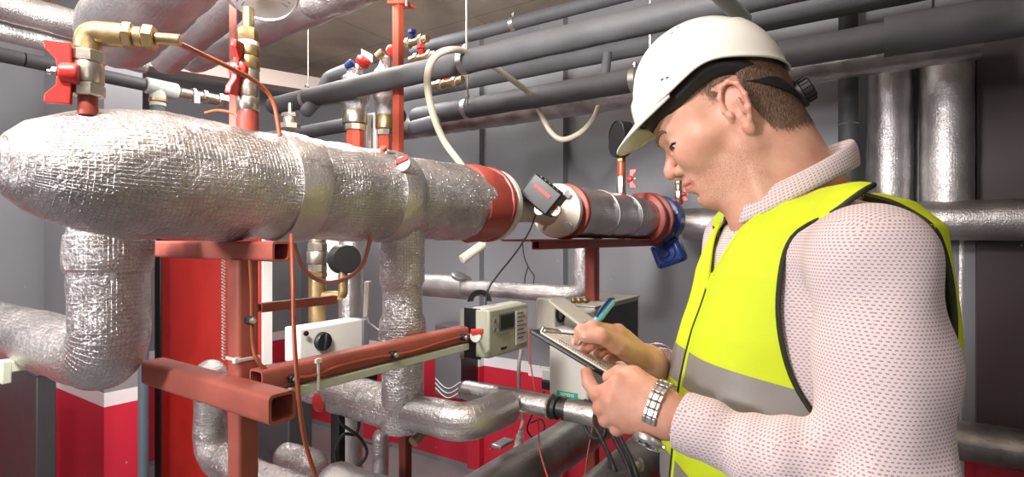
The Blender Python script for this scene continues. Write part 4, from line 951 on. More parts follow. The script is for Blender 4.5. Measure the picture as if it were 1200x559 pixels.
def npmesh(name, Pn, Q):
    used = np.unique(Q); mp = np.full(len(Pn), -1); mp[used] = np.arange(len(used)); Pn = Pn[used]; Q = mp[Q]
    me = bpy.data.meshes.new(name); me.vertices.add(len(Pn)); me.vertices.foreach_set('co', Pn.astype(np.float32).ravel())
    me.loops.add(Q.size); me.loops.foreach_set('vertex_index', Q.astype(np.int32).ravel())
    me.polygons.add(len(Q)); me.polygons.foreach_set('loop_start', np.arange(0, Q.size, 4, dtype=np.int32))
    me.update(calc_edges=True); me.validate(); return me
def boxuv(me):
    n = len(me.polygons); nor = np.empty(n*3, np.float32); me.polygons.foreach_get('normal', nor); nor = np.abs(nor.reshape(-1, 3)); ax = nor.argmax(1)
    co = np.empty(len(me.vertices)*3, np.float32); me.vertices.foreach_get('co', co); co = co.reshape(-1, 3)
    vi = np.empty(len(me.loops), np.int32); me.loops.foreach_get('vertex_index', vi); lax = np.repeat(ax, 4); p = co[vi]
    uv = np.where((lax == 0)[:,None], p[:,[1,2]], np.where((lax == 1)[:,None], p[:,[0,2]], p[:,[0,1]]))
    l = me.uv_layers.new(name='uv'); l.data.foreach_set('uv', uv.astype(np.float32).ravel())
def grad_normals(Pn, Q):
    e1 = Pn[Q[:,2]]-Pn[Q[:,0]]; e2 = Pn[Q[:,3]]-Pn[Q[:,1]]; fn = np.cross(e1, e2); nn = np.zeros_like(Pn)
    for i in range(4): np.add.at(nn, Q[:,i], fn)
    return nn/(np.linalg.norm(nn, axis=1)[:,None]+1e-12)

# ---- materials
def skin_mat():
    q = NT('skin'); b = q.b; b.inputs['Roughness'].default_value = .46
    b.inputs['Subsurface Weight'].default_value = .12; b.inputs['Subsurface Radius'].default_value = (.010,.004,.002); b.inputs['Subsurface Scale'].default_value = .5
    tc = q.n('ShaderNodeTexCoord'); nz = q.n('ShaderNodeTexNoise'); nz.inputs['Scale'].default_value = 24; nz.inputs['Detail'].default_value = 7; q.l(tc.outputs['Object'], nz.inputs['Vector'])
    cr = q.n('ShaderNodeValToRGB'); cr.color_ramp.elements[0].position = .32; cr.color_ramp.elements[0].color = srgb(.80,.58,.49)
    cr.color_ramp.elements[1].position = .68; cr.color_ramp.elements[1].color = srgb(.88,.69,.60); q.l(nz.outputs[0], cr.inputs[0])
    at = q.n('ShaderNodeAttribute'); at.attribute_name = 'tint'    # lips, ears and knuckles redder, beard area duller
    mx = q.n('ShaderNodeMix', data_type='RGBA'); q.l(at.outputs['Fac'], mx.inputs[0]); q.l(cr.outputs[0], mx.inputs[6]); mx.inputs[7].default_value = srgb(.74,.40,.36)
    a2 = q.n('ShaderNodeAttribute'); a2.attribute_name = 'beard'
    n2 = q.n('ShaderNodeTexNoise'); n2.inputs['Scale'].default_value = 700; n2.inputs['Detail'].default_value = 2; q.l(tc.outputs['Object'], n2.inputs['Vector'])
    r2 = q.n('ShaderNodeMapRange'); r2.inputs[1].default_value = .45; r2.inputs[2].default_value = .6; q.l(n2.outputs[0], r2.inputs[0])
    ml = q.n('ShaderNodeMath', operation='MULTIPLY'); q.l(a2.outputs['Fac'], ml.inputs[0]); q.l(r2.outputs[0], ml.inputs[1])
    m2 = q.n('ShaderNodeMix', data_type='RGBA'); q.l(ml.outputs[0], m2.inputs[0]); q.l(mx.outputs[2], m2.inputs[6]); m2.inputs[7].default_value = srgb(.52,.38,.30)
    q.l(m2.outputs[2], b.inputs['Base Color'])
    n3 = q.n('ShaderNodeTexNoise'); n3.inputs['Scale'].default_value = 320; n3.inputs['Detail'].default_value = 4; q.l(tc.outputs['Object'], n3.inputs['Vector'])
    bp = q.n('ShaderNodeBump'); bp.inputs['Strength'].default_value = .22; bp.inputs['Distance'].default_value = .001; q.l(n3.outputs[0], bp.inputs['Height']); q.l(bp.outputs[0], b.inputs['Normal'])
    return q.m
M['skin'] = skin_mat()
def shirt_mat():
    q = NT('patterned shirt cotton'); b = q.b; b.inputs['Roughness'].default_value = .8; b.inputs['Sheen Weight'].default_value = .15
    tc = q.n('ShaderNodeTexCoord'); sp = q.n('ShaderNodeSeparateXYZ'); q.l(tc.outputs['UV'], sp.inputs[0])
    def mth(op, a, bb=None, v=None):
        m = q.n('ShaderNodeMath', operation=op); q.l(a, m.inputs[0])
        if bb is not None: q.l(bb, m.inputs[1])
        if v is not None: m.inputs[1].default_value = v
        return m.outputs[0]
    v = mth('DIVIDE', sp.outputs[1], v=.0036); row = mth('FLOOR', v); fv = mth('FRACT', v)
    u = mth('DIVIDE', sp.outputs[0], v=.0046); u = mth('ADD', u, mth('MULTIPLY', row, v=.5)); fu = mth('FRACT', u)
    du = mth('LESS_THAN', mth('ABSOLUTE', mth('SUBTRACT', fu, v=.5)), v=.26); dv = mth('LESS_THAN', mth('ABSOLUTE', mth('SUBTRACT', fv, v=.5)), v=.2)
    k = mth('MULTIPLY', du, dv)
    mx = q.n('ShaderNodeMix', data_type='RGBA'); q.l(k, mx.inputs[0]); mx.inputs[6].default_value = srgb(.87,.82,.83); mx.inputs[7].default_value = srgb(.64,.54,.60)
    q.l(mx.outputs[2], b.inputs['Base Color']); 
    nz = q.n('ShaderNodeTexNoise'); nz.inputs['Scale'].default_value = 60; q.l(tc.outputs['Object'], nz.inputs['Vector'])
    bp = q.n('ShaderNodeBump'); bp.inputs['Strength'].default_value = .15; bp.inputs['Distance'].default_value = .002; q.l(nz.outputs[0], bp.inputs['Height']); q.l(bp.outputs[0], b.inputs['Normal'])
    return q.m
M['shirt'] = shirt_mat()
def vest_mat(name, col, rough=.7, glow=0):
    q = NT(name); b = q.b; b.inputs['Roughness'].default_value = rough; b.inputs['Base Color'].default_value = col
    tc = q.n('ShaderNodeTexCoord'); wv = q.n('ShaderNodeTexNoise'); wv.inputs['Scale'].default_value = 500; q.l(tc.outputs['Object'], wv.inputs['Vector'])
    nz = q.n('ShaderNodeTexNoise'); nz.inputs['Scale'].default_value = 12; nz.inputs['Detail'].default_value = 2; q.l(tc.outputs['Object'], nz.inputs['Vector'])
    ad = q.n('ShaderNodeMath', operation='MULTIPLY_ADD'); ad.inputs[1].default_value = .06; q.l(wv.outputs[0], ad.inputs[0]); q.l(nz.outputs[0], ad.inputs[2])
    bp = q.n('ShaderNodeBump'); bp.inputs['Strength'].default_value = .35; bp.inputs['Distance'].default_value = .008; q.l(ad.outputs[0], bp.inputs['Height']); q.l(bp.outputs[0], b.inputs['Normal'])
    return q.m
M['vest'] = vest_mat('fluorescent yellow fabric', (.64, .80, .015, 1))
M['tape'] = vest_mat('grey reflective tape', srgb(.56,.55,.54), .42)
M['piping'] = mat('dark olive piping', srgb(.14,.16,.08), .6)
M['trousers'] = mat('dark trousers', srgb(.13,.14,.19), .8, bump=.2, bscale=300)
M['shoe'] = mat('black leather', srgb(.08,.07,.07), .4)
M['helmet'] = mat('white helmet shell', srgb(.86,.85,.82), .26, coat=.3, var=.02)
M['helmet_under'] = mat('yellowed brim underside', srgb(.82,.82,.66), .4)
M['cradle'] = mat('black helmet cradle', srgb(.11,.10,.11), .5)
M['eyewhite'] = mat('eye white', srgb(.86,.80,.77), .15)
M['iris'] = mat('dark iris', srgb(.16,.12,.10), .1)
M['nail'] = mat('finger nail', srgb(.90,.70,.64), .3)
def hair_mat():
    q = NT('short brown hair'); b = q.b; b.inputs['Roughness'].default_value = .55; b.inputs['Base Color'].default_value = srgb(.27,.19,.14)
    tc = q.n('ShaderNodeTexCoord'); mp = q.n('ShaderNodeMapping'); mp.inputs['Rotation'].default_value = (0,.6,0); mp.inputs['Scale'].default_value = (900,900,160); q.l(tc.outputs['Object'], mp.inputs[0])
    nz = q.n('ShaderNodeTexNoise'); nz.inputs['Scale'].default_value = 1; nz.inputs['Detail'].default_value = 3; q.l(mp.outputs[0], nz.inputs['Vector'])
    cr = q.n('ShaderNodeValToRGB'); cr.color_ramp.elements[0].position = .35; cr.color_ramp.elements[0].color = srgb(.24,.17,.13); cr.color_ramp.elements[1].position = .7; cr.color_ramp.elements[1].color = srgb(.54,.42,.33)
    q.l(nz.outputs[0], cr.inputs[0]); q.l(cr.outputs[0], b.inputs['Base Color'])
    at = q.n('ShaderNodeAttribute'); at.attribute_name = 'fade'
    ad = q.n('ShaderNodeMath', operation='ADD'); q.l(at.outputs['Fac'], ad.inputs[0]); q.l(nz.outputs[0], ad.inputs[1])
    mr = q.n('ShaderNodeMapRange'); mr.inputs[1].default_value = .8; mr.inputs[2].default_value = 1.15; q.l(ad.outputs[0], mr.inputs[0]); q.l(mr.outputs[0], b.inputs['Alpha'])
    bp = q.n('ShaderNodeBump'); bp.inputs['Strength'].default_value = .5; bp.inputs['Distance'].default_value = .002; q.l(nz.outputs[0], bp.inputs['Height']); q.l(bp.outputs[0], b.inputs['Normal'])
    return q.m
M['hair'] = hair_mat()

# ---- head frame: Fh forward, Lh his left (towards the camera), Uh up
pit = math.radians(30); fh = V((-.943,.332,0)).normalized()
Fh = fh*math.cos(pit)-Z*math.sin(pit); Uh = fh*math.sin(pit)+Z*math.cos(pit); Lh = Uh.cross(Fh).normalized()
HO = P(849, 133, .83)
HB = [tuple(Fh), tuple(Lh), tuple(Uh)]
def hp_(f, l, u): return tuple(HO+Fh*f+Lh*l+Uh*u)
def he(c, r, k=.01, op='u', rot=None):
    B = HB
    if rot:
        ax, an = rot; Rm = Matrix.Rotation(an, 3, {'f':Fh,'l':Lh,'u':Uh}[ax]); B = [tuple(Rm@V(x)) for x in HB]
    return ell(hp_(*c), r, B, k, op)
def hc(a, b, r1, r2, k=.01, op='u'): return cone(hp_(*a), hp_(*b), r1, r2, k, op)
head = [
 he((.003,0,.040), (.090,.077,.086), .01), he((-.030,0,.030), (.062,.072,.07), .03),
 he((.049,0,.028), (.047,.064,.055), .03),
 he((.045,0,-.030), (.050,.058,.075), .03),
 hc((.005,.052,-.030), (.010,.052,-.066), .020, .014, .025), hc((.005,-.052,-.030), (.010,-.052,-.066), .020, .014, .025),
 hc((.010,.050,-.066), (.074,.016,-.101), .014, .013, .022), hc((.010,-.050,-.066), (.074,-.016,-.101), .014, .013, .022),
 he((.080,0,-.101), (.018,.020,.0150), .016), he((.060,0,-.085), (.03,.035,.03), .02),
 hc((.0945,-.006,.0165), (.0945,.006,.0165), .0100, .0100, .008), he((.079,0,-.066), (.0235,.028,.024), .014),
 hc((.074,.038,-.032), (.045,.052,-.024), .016, .016, .030), hc((.074,-.038,-.032), (.045,-.052,-.024), .016, .016, .030),
 hc((.0925,.014,.014), (.079,.044,.016), .0090, .0085, .010), hc((.0925,-.014,.014), (.079,-.044,.016), .0090, .0085, .010),
 he((.111,.032,-.008), (.022,.018,.0135), .006, 's'), he((.111,-.032,-.008), (.022,.018,.0135), .006, 's'),
 he((.0770,.032,-.0075), (.0160,.0155,.0130), .003), he((.0770,-.032,-.0075), (.0160,.0155,.0130), .003),
 hc((.0895,0,-.002), (.1110,0,-.032), .0070, .0088, .007), hc((.1110,0,-.034), (.1130,0,-.0385), .0092, .0094, .004),
 hc((.1010,.0130,-.0425), (.092,.0155,-.0435), .0082, .0070, .005), hc((.1010,-.0130,-.0425), (.092,-.0155,-.0435), .0082, .0070, .005),
 hc((.1040,.0075,-.054), (.100,.0085,-.045), .0034, .0028, .003, 's'), hc((.1035,-.0065,-.052), (.101,-.0075,-.044), .0030, .0028, .003, 's'),
 hc((.098,0,-.050), (.0985,0,-.060), .005, .005, .008),
]
def lipcurve(pts, r, k, op='u'):
    out = []
    for s in (1, -1):
        for (a, b, ra, rb) in zip(pts, pts[1:], r, r[1:]): out.append(hc((a[0], a[1]*s, a[2]), (b[0], b[1]*s, b[2]), ra, rb, k, op))
    return out
head += lipcurve([(.1010,0,-.0640),(.0985,.009,-.0640),(.0905,.018,-.0655),(.0815,.0255,-.0675)], [.0050,.0048,.0036,.0020], .004)
head += lipcurve([(.1005,0,-.0735),(.0980,.008,-.0735),(.0905,.017,-.0720),(.0815,.0255,-.0685)], [.0058,.0055,.0040,.0020], .004)
head += lipcurve([(.1090,0,-.0685),(.1050,.009,-.0688),(.0955,.018,-.0690),(.0820,.0275,-.0680)], [.0016,.0016,.0015,.0012], .0015, 's')
head += [hc((.088,.024,-.044), (.078,.034,-.064), .0006, .0006, .005, 's'), hc((.088,-.024,-.044), (.078,-.034,-.064), .0006, .0006, .005, 's'),   # smile fold
 hc((.094,-.010,-.088), (.094,.010,-.088), .002, .002, .008, 's'),
 ]
# eyelid slit of the eye, looking down
for s in (1, -1):
    head += [hc((.0940,.019*s,-.0125), (.0935,.031*s,-.0108), .0026, .0050, .0012, 's'), hc((.0935,.031*s,-.0108), (.0870,.043*s,-.0100), .0050, .0048, .0012, 's'), hc((.0870,.043*s,-.0105), (.0780,.0510*s,-.0110), .0048, .0018, .0012, 's'),
             hc((.0930,.020*s,-.000), (.0800,.048*s,.0005), .0008, .0008, .002, 's')]
    # ears
    e = lambda f, u, l=.0: (f*.88-.003, (.0775+l)*s, u*1.1-.014)
    rim = [(.012,-.012,-.002),(.014,.004,-.001),(.010,.020,.003),(0,.030,.006),(-.012,.031,.009),(-.021,.022,.011),(-.022,.006,.011),(-.017,-.010,.009),(-.010,-.022,.006),(-.003,-.032,.001)]
    head += [he(e(-.006,.004,-.001), (.019,.0045,.028), .004, 'u', ('u', -.35*s))]
    for a, b in zip(rim, rim[1:]): head.append(hc(e(*a), e(*b), .0032, .0032, .0035))
    head += [he(e(-.003,-.030,.001), (.0075,.0048,.0105), .005)]
    head += [he(e(.000,-.004,.010), (.009,.009,.012), .004, 's'), hc(e(-.011,.010,.013), e(-.004,.022,.011), .004, .0035, .004, 's'),
             hc(e(-.008,-.012,.008), e(-.010,.006,.010), .003, .003, .004), he(e(.010,-.006,.002), (.004,.0035,.006), .003)]
NB_ = (.402, .795, 1.600)   # neck base
CX, CY = .43, .80
head += [cone(hp_(-.028,0,-.020), NB_, .056, .064, .03), cone(hp_(.010,0,-.060), (.360,.80,1.585), .036, .040, .03),
         cone(hp_(-.050,0,-.010), (.455,.80,1.60), .036, .045, .03), cone(hp_(.0,.050,-.05), (.355,.755,1.575), .011, .011, .02)]
# ---- arms and hands
SL, EL = (.388,.590,1.525), (.360,.530,1.295)
SR, ER = (.41,.985,1.545), (.35,1.03,1.225)
def PP(px, py, Y): return tuple(P(px, py, Y))
WL = PP(784, 487, .665); WR = PP(760, 426, .86)
def finger(js, rs, k=.003):
    out = []
    for i in range(len(js)-1): out.append(cone(js[i], js[i+1], rs[i], rs[i+1], k))
    return out
fr_ = [.0098,.0090,.0082,.0072]
LF = {'index': [(724,451,.690),(700,463,.706),(690,449,.716),(687,437,.722)], 'middle': [(718,470,.684),(704,479,.700),(709,463,.730),(718,453,.750)],
      'ring': [(724,487,.680),(710,492,.697),(716,478,.728),(727,467,.745)], 'pinky': [(737,498,.676),(723,503,.690),(727,491,.715),(737,481,.728)]}
RF = {'index': [(724,390,.800),(695,384,.778),(681,388,.776),(677,400,.780)], 'middle': [(729,400,.815),(703,399,.796),(691,404,.790),(685,412,.796)],
      'ring': [(735,410,.828),(714,407,.812),(703,413,.806),(699,421,.812)], 'pinky': [(742,419,.840),(725,416,.830),(715,421,.824),(713,429,.828)]}
hands = []
def hand(FD, wr, wa, wb, thumb, tr, ps=1.0):
    out = [cone(wa, wb, .017, .017, .012)]
    base = {'index': .12, 'middle': .38, 'ring': .66, 'pinky': .92}
    for n_, js in FD.items():
        j = [np.array(PP(*x)) for x in js]; q = np.array(wa)*(1-base[n_])+np.array(wb)*base[n_]
        s = {'index':1.0,'middle':1.02,'ring':.96,'pinky':.86}[n_]*ps
        out.append(cone(q, j[0], .0155, .0128*s, .012))
        out += finger(j, [r*s*1.06 for r in fr_], .0035)
        out.append(ell(j[0], (.0112*s,)*3, None, .004)); out.append(ell(j[1], (.0098*s,)*3, None, .003))
    t = [np.array(PP(*x)) for x in thumb]
    out += [cone(t[0], t[1], tr[0], tr[1], .012), cone(t[1], t[2], tr[1], tr[2], .005), cone(t[2], t[3], tr[2], tr[3], .004)]
    return out
La, Lb = PP(778,473,.668), PP(776,496,.660)
hl = hand(LF, WL, La, Lb, [(768,462,.675),(742,442,.698),(727,438,.712),(714,443,.724)], (.017,.0135,.0112,.0095))
Ra, Rb = PP(756,419,.86), PP(758,433,.865)
hr = hand(RF, WR, Ra, Rb, [(748,419,.825),(724,405,.780),(705,394,.764),(687,395,.768)], (.017,.0130,.0108,.0092))
arms = [cone(SL, EL, .045, .038, .02), cone(EL, WL, .034, .0225, .02), cone(WL, np.array(La)*.5+np.array(Lb)*.5, .0240, .021, .012),
        cone(SR, ER, .045, .038, .02), cone(ER, WR, .038, .025, .02), cone(WR, np.array(Ra)*.5+np.array(Rb)*.5, .025, .023, .012)]
torso_rows = [(1.60,.36,.50,CY,.070),(1.57,.335,.53,CY,.14),(1.53,.315,.545,CY,.165),(1.46,.30,.56,CY,.170),(1.36,.285,.56,CY,.162),(1.20,.28,.545,CY,.15),(1.05,.29,.54,CY,.15),(.92,.30,.55,CY,.16)]
body_p = [stackp(torso_rows, (CX, CY), -.012, .01)]+[cone((.41,.80,1.585), SL, .045, .045, .03), cone((.41,.80,1.585), SR, .045, .045, .03)]+arms+hl+hr+head
man = thing('person', 'man in white helmet and yellow safety vest writing on a tablet he holds', 'person', (.43, .80, 0))
bP, bQ = extract(body_p, (.02,.42,.90), (.62,1.12,1.93), .0019)
nrm = grad_normals(bP, bQ)
me = npmesh('body', bP, bQ)
co = np.empty(len(me.vertices)*3, np.float32); me.vertices.foreach_get('co', co); co = co.reshape(-1, 3).astype(float)
q = co-np.array(HO); hf = q@np.array(Fh); hl_ = q@np.array(Lh); hu = q@np.array(Uh)
def bump_(x, c, w): return np.exp(-((x-c)/w)**2)
tint = .85*bump_(hu, -.069, .0075)*np.clip((hf-.080)/.008, 0, 1)*(np.abs(hl_) < .027)
tint = np.maximum(tint, .22*(np.abs(hl_) > .076)*(hf < .024)*(hf > -.03)*(np.abs(hu+.015) < .06))
tint = np.maximum(tint, .30*bump_(hf, .112, .012)*bump_(hu, -.038, .014)); tint = np.maximum(tint, .22*bump_(hf, .07, .02)*bump_(hu, -.03, .015))
for FD in (LF, RF):
    for js in FD.values():
        for k_, w_ in ((0,.009),(1,.009),(3,.010)):
            d = np.linalg.norm(co-np.array(PP(*js[k_])), axis=1); tint = np.maximum(tint, .38*np.exp(-(d/(w_*1.5))**2))
beard = .42*np.clip((-.045-hu)/.02, 0, 1)*np.clip((hu+.14)/.03, 0, 1)*np.clip((hf+.005)/.02, 0, 1)*(1-np.clip(tint*2, 0, 1))
beard = np.maximum(beard, .6*bump_(hu, -.053, .005)*np.clip((hf-.085)/.01, 0, 1)*(np.abs(hl_) < .02))
for nm, arr in (('tint', tint), ('beard', beard)):
    at = me.attributes.new(nm, 'FLOAT', 'POINT'); at.data.foreach_set('value', arr.astype(np.float32))
mk('body', me, M['skin'], man, ang=180)
# hair: a thin fading shell of the scalp
q = bP-np.array(HO); hf = q@np.array(Fh); hl2 = q@np.array(Lh); hu = q@np.array(Uh)
earish = (np.abs(hl2) > .0775)
wig = .002*np.sin(hf*900)+.0015*np.sin(hu*1300+hf*500)
front = .036-.25*np.maximum(0, .03-hu)+np.where(hu < .000, -(0-hu)*.9, 0)          # temple / sideburn line
low = np.interp(hf, [-.11,-.05,-.032,-.026,-.018,.0,.04], [-.100,-.094,-.080,-.040,-.018,-.008,.004])
sd = np.minimum(front-hf, hu-low)+wig
sd = np.where(hf < -.015, hu-low+wig, sd)
sel = (sd > -.001) & ~(earish & (hf > -.026) & (hf < .026) & (hu < .026)) & (hu > -.11)
fq = sel[bQ].all(1); hP = bP+nrm*.0016
hm_ = npmesh('hair', hP, bQ[fq]); used = np.unique(bQ[fq])
at = hm_.attributes.new('fade', 'FLOAT', 'POINT'); at.data.foreach_set('value', np.clip(sd[used]/.040, 0, 1).astype(np.float32))
mk('hair', hm_, M['hair'], man, ang=180)
from mathutils.bvhtree import BVHTree
body_bvh = BVHTree.FromPolygons([tuple(p) for p in bP], [tuple(int(i) for i in f) for f in bQ])
def bbv0(f, l, u):
    h = body_bvh.ray_cast(V(hp_(.16, l*1.25, u)), V(hp_(f-.02, l, u))-V(hp_(.16, l*1.25, u))); return h[0] if h[0] else V(hp_(f, l, u))
for s in (1, -1):   # eyes and brows
    bm = NB(); bmesh.ops.create_icosphere(bm, subdivisions=3, radius=.0118)
    bmesh.ops.translate(bm, verts=bm.verts, vec=V(hp_(.0800,.033*s,-.0080))); ey = mk('eye', bm, M['eyewhite'], man)
    bm = NB(); d = (Fh-Uh*.42+Lh*.12*s).normalized(); lathe(bm, V(hp_(.0800,.033*s,-.0080))+d*.0106, d, [(0,.0066),(.0008,.0064),(.0014,.003)], seg=20); mk('iris', bm, M['iris'], ey)
    for i in range(1):
        pts = [bbv0(f, l*s, u) for f, l, u in ((.1015,.012,.0120),(.0995,.020,.0165),(.0945,.030,.0185),(.0875,.040,.0175),(.0800,.047,.013))]
        bm = NB(); tube(bm, catmull(pts, 6), [.0018+.0018*math.sin(math.pi*min(1, (k_+4)/26.)) for k_ in range(25)], 8, noise_amp=.0012, noise_f=500, squash=1.0); mk('eyebrow', bm, mat('brow hair', srgb(.50,.38,.30), .7), man)
    pts = [V(hp_(f, l*s, u)) for f, l, u in ((.0935,.020,-.0095),(.0940,.029,-.0068),(.0900,.039,-.0064),(.0835,.047,-.0075),(.0780,.051,-.0100))]
    bm = NB(); tube(bm, catmull(pts, 6), .0014, 6); mk('eyelashes', bm, M['iris'], man)

# ---- shirt
def folds(p):
    x, y, z = p[:,0], p[:,1], p[:,2]; d = np.zeros(len(p))
    a, b = np.array(EL), np.array(WL); ab = b-a; t = ((p-a)@ab)/(ab@ab); r = np.linalg.norm(p-a-t[:,None]*ab, axis=1)
    w = np.exp(-(np.maximum(0, r-.03)/.035)**2)*np.clip((t+.35)/.3, 0, 1)*np.clip((.85-t)/.3, 0, 1)
    ang = (p-a)@np.array([0,0,1.])*22
    d -= w*(.0075*np.sin(t*16+ang*.8+1.0*np.sin(t*6))+.0022*np.sin(t*37-ang*1.3))
    a, b = np.array(SL), np.array(EL); ab = b-a; t = ((p-a)@ab)/(ab@ab); r = np.linalg.norm(p-a-t[:,None]*ab, axis=1)
    w = np.exp(-(np.maximum(0, r-.04)/.04)**2)*np.clip((t+.1)/.3, 0, 1)
    d -= w*(.0030*np.sin((x-.39)*75+t*5.5+1.1*np.sin(t*4))*np.clip(1.2-t, 0, 1)+.0045*np.clip(t-.35, 0, 1)*np.sin(t*16+x*45+.8))
    a, b = np.array(ER), np.array(WR); ab = b-a; t = ((p-a)@ab)/(ab@ab); r = np.linalg.norm(p-a-t[:,None]*ab, axis=1)
    d -= np.exp(-(np.maximum(0, r-.03)/.035)**2)*(.003*np.sin(t*19+z*60))
    return d
cuffL = np.array(WL)+(np.array(EL)-np.array(WL))*.07; cuffR = np.array(WR)+(np.array(ER)-np.array(WR))*.07
dl = (np.array(WL)-np.array(EL)); dl /= np.linalg.norm(dl); dr_ = (np.array(WR)-np.array(ER)); dr_ /= np.linalg.norm(dr_)
def cutcyl(a, d, L, r, k=.002): return cone(a, np.array(a)+d*L, r, r, k, 's')
def slab(a, d, R, k=.002):           # removes everything beyond the plane through a with normal d (locally)
    a = np.array(a); d = np.array(d)
    def fn(p): return np.maximum(-((p-a)@d), np.linalg.norm(p-a, axis=1)-R)
    return Pr(fn, a, R, k, 's')
shirt_p = [stackp(torso_rows, (CX, CY), .006, .01), cone((.42,.76,1.566), SL, .044, .056, .03), cone((.42,.84,1.566), SR, .044, .056, .03),
 cone(SL, (.384,.568,1.42), .060, .062, .02), cone((.384,.568,1.42), EL, .062, .055, .02),
 cone(EL, np.array(EL)*.45+np.array(cuffL)*.55, .053, .040, .02), cone(np.array(EL)*.45+np.array(cuffL)*.55, cuffL, .040, .0345, .01), cone(cuffL-dl*.035, cuffL+dl*.012, .0355, .0345, .003),
 cone(SR, ER, .058, .05, .02), cone(ER, cuffR, .050, .043, .02), cone(cuffR-dr_*.02, cuffR+dr_*.01, .043, .042, .003),
 slab(cuffL, dl, .075), slab(cuffR, dr_, .08),
 cutcyl(cuffL-dl*.012, dl, .06, .0305), cutcyl(cuffR-dr_*.02, dr_, .08, .038),
 cone(NB_, hp_(-.028,0,-.03), .068, .07, .004, 's')]
sP, sQ = extract(shirt_p, (.10,.42,.96), (.64,1.14,1.72), .0028, folds); sP = relax(sP, sQ, 2)
sme = npmesh('shirt', sP, sQ); boxuv(sme); shirt = mk('shirt', sme, M['shirt'], man, ang=180)
# collar: folded strip round the neck, open at the throat
def collar():
    bm = NB(); uvl = bm.loops.layers.uv.verify(); n = 60; rows = []
    for i in range(n+1):
        a = math.radians(-158+316*i/n); back = (math.cos(a)+1)/2       # a = 0 at the nape
        cx_, cy_ = math.cos(a), math.sin(a)
        xt = .405+cx_*.070; zt = 1.613+.58*(xt-.335); zo = zt-.036-.012*(1-back)**3
        xin = .408+cx_*.070+.006*back; yin = .80-cy_*.070
        inner_low = V((.405+cx_*.068, .80-cy_*.068, zt-.030)); top_in = V((xin, yin, zt)); top_out = V((xin+cx_*.005, yin-cy_*.005, zt+.001))
        low = V((.402+cx_*(.080+.016*back)-.012*(1-back)**2, .80-cy_*(.083), zo))
        rows.append([inner_low, top_in, top_out, (top_out+low)/2+V((cx_, -cy_, 0))*.003, low])
    vs = [[bm.verts.new(p) for p in r] for r in rows]; nf = []
    for i in range(n):
        for j in range(4):
            f = bm.faces.new((vs[i][j], vs[i+1][j], vs[i+1][j+1], vs[i][j+1])); nf.append(f)
            for lp, (a_, b_) in zip(f.loops, ((i, j), (i+1, j), (i+1, j+1), (i, j+1))): lp[uvl].uv = (a_*.0075, b_*.014)
    bmesh.ops.recalc_face_normals(bm, faces=nf)
    o = mk('collar', bm, M['shirt'], man, sub=1, ang=180); md = o.modifiers.new('s', 'SOLIDIFY'); md.thickness = .0016; return o
collar()

# ---- vest
vrows = [(1.612,.37,.535,CY,.06),(1.598,.345,.555,CY,.115),(1.565,.315,.578,CY,.158),(1.50,.285,.585,CY,.170),(1.42,.262,.592,CY,.172),(1.36,.252,.592,CY,.172),(1.28,.236,.585,CY,.172),(1.20,.228,.580,CY,.172),(1.05,.235,.575,CY,.175),(.94,.24,.575,CY,.18)]
def vfold(p):
    x, y, z = p[:,0], p[:,1], p[:,2]
    w = np.clip((1.60-z)/.1, 0, 1)
    return -w*(.0035*np.sin(y*38+z*9+2*np.sin(z*7))*np.clip((.5-x)/.1, 0, 1)+.0030*np.sin(x*34+z*13+1.2)+.0020*np.sin(z*31-x*22+y*11))
vest_p = [stackp(vrows, (CX, CY), 0, .01), cone((.425,.76,1.572), (.405,.64,1.566), .046, .050, .03), cone((.425,.84,1.572), (.405,.96,1.566), .046, .050, .03)]
vP, vQ = extract(vest_p, (.16,.58,.93), (.66,1.03,1.70), .003, vfold); vP = relax(vP, vQ, 3)
vN = grad_normals(vP, vQ)
AH = (.428, 1.455, .104, .158)    # arm hole centre x, z and radii
def ahole(x, z): return ((x-AH[0])/AH[2])**2+((z-AH[1])/AH[3])**2
Cn = vP[vQ].mean(1); nf_ = vN[vQ].mean(1)
def openw(z): return np.interp(z, [1.475,1.54,1.60,1.70], [.000,.036,.066,.075])
side = np.abs(Cn[:,1]-CY)
cut = ((ahole(Cn[:,0], Cn[:,2]) < 1) & (side > .095)) | ((Cn[:,0] < .42) & (side < openw(Cn[:,2])) & (Cn[:,2] > 1.475))
cut |= (((Cn[:,0]-.418)/.092)**2+((Cn[:,1]-CY)/.092)**2 < 1) & (Cn[:,2] > 1.55)
cut |= (Cn[:,2] < .955)
vme = npmesh('vest', vP, vQ[~cut]); boxuv(vme)
vest = mk('safety_vest', vme, M['vest'], man, ang=180); md = vest.modifiers.new('s', 'SOLIDIFY'); md.thickness = .0015; md.offset = 0
tb_ = lambda z, a=0: None
bandz = 1.362-.20*(vP[:,0]-.25)
inb = (np.abs(vP[:,2]-bandz) < .032)
inb2 = np.abs(vP[:,2]-(1.205)) < .032
vertical = (np.abs(np.abs(vP[:,1]-CY)-.085) < -1)
oP = vP+vN*.0016
for nm, m_ in (('reflective_band', inb), ('reflective_band', inb2)):
    f_ = m_[vQ].all(1) & ~cut; bm = NB(); bm.from_mesh(npmesh(nm, oP, vQ[f_]))
    cen_z = (1.362, .20) if m_ is inb else (1.205, 0.)
    for sg in (1, -1):
        no = V((cen_z[1], 0, 1)).normalized(); pt = V((.25, 0, cen_z[0]+sg*.0255))
        bmesh.ops.bisect_plane(bm, geom=bm.verts[:]+bm.edges[:]+bm.faces[:], plane_co=pt, plane_no=no*sg, clear_outer=True)
    mk(nm, bm, M['tape'], vest, ang=180)
from mathutils.bvhtree import BVHTree
bvh = BVHTree.FromPolygons([tuple(p) for p in vP], [tuple(int(i) for i in f) for f in vQ])
def project(o, d):
    h = bvh.ray_cast(V(o), V(d).normalized(), 2.0); return h[0]
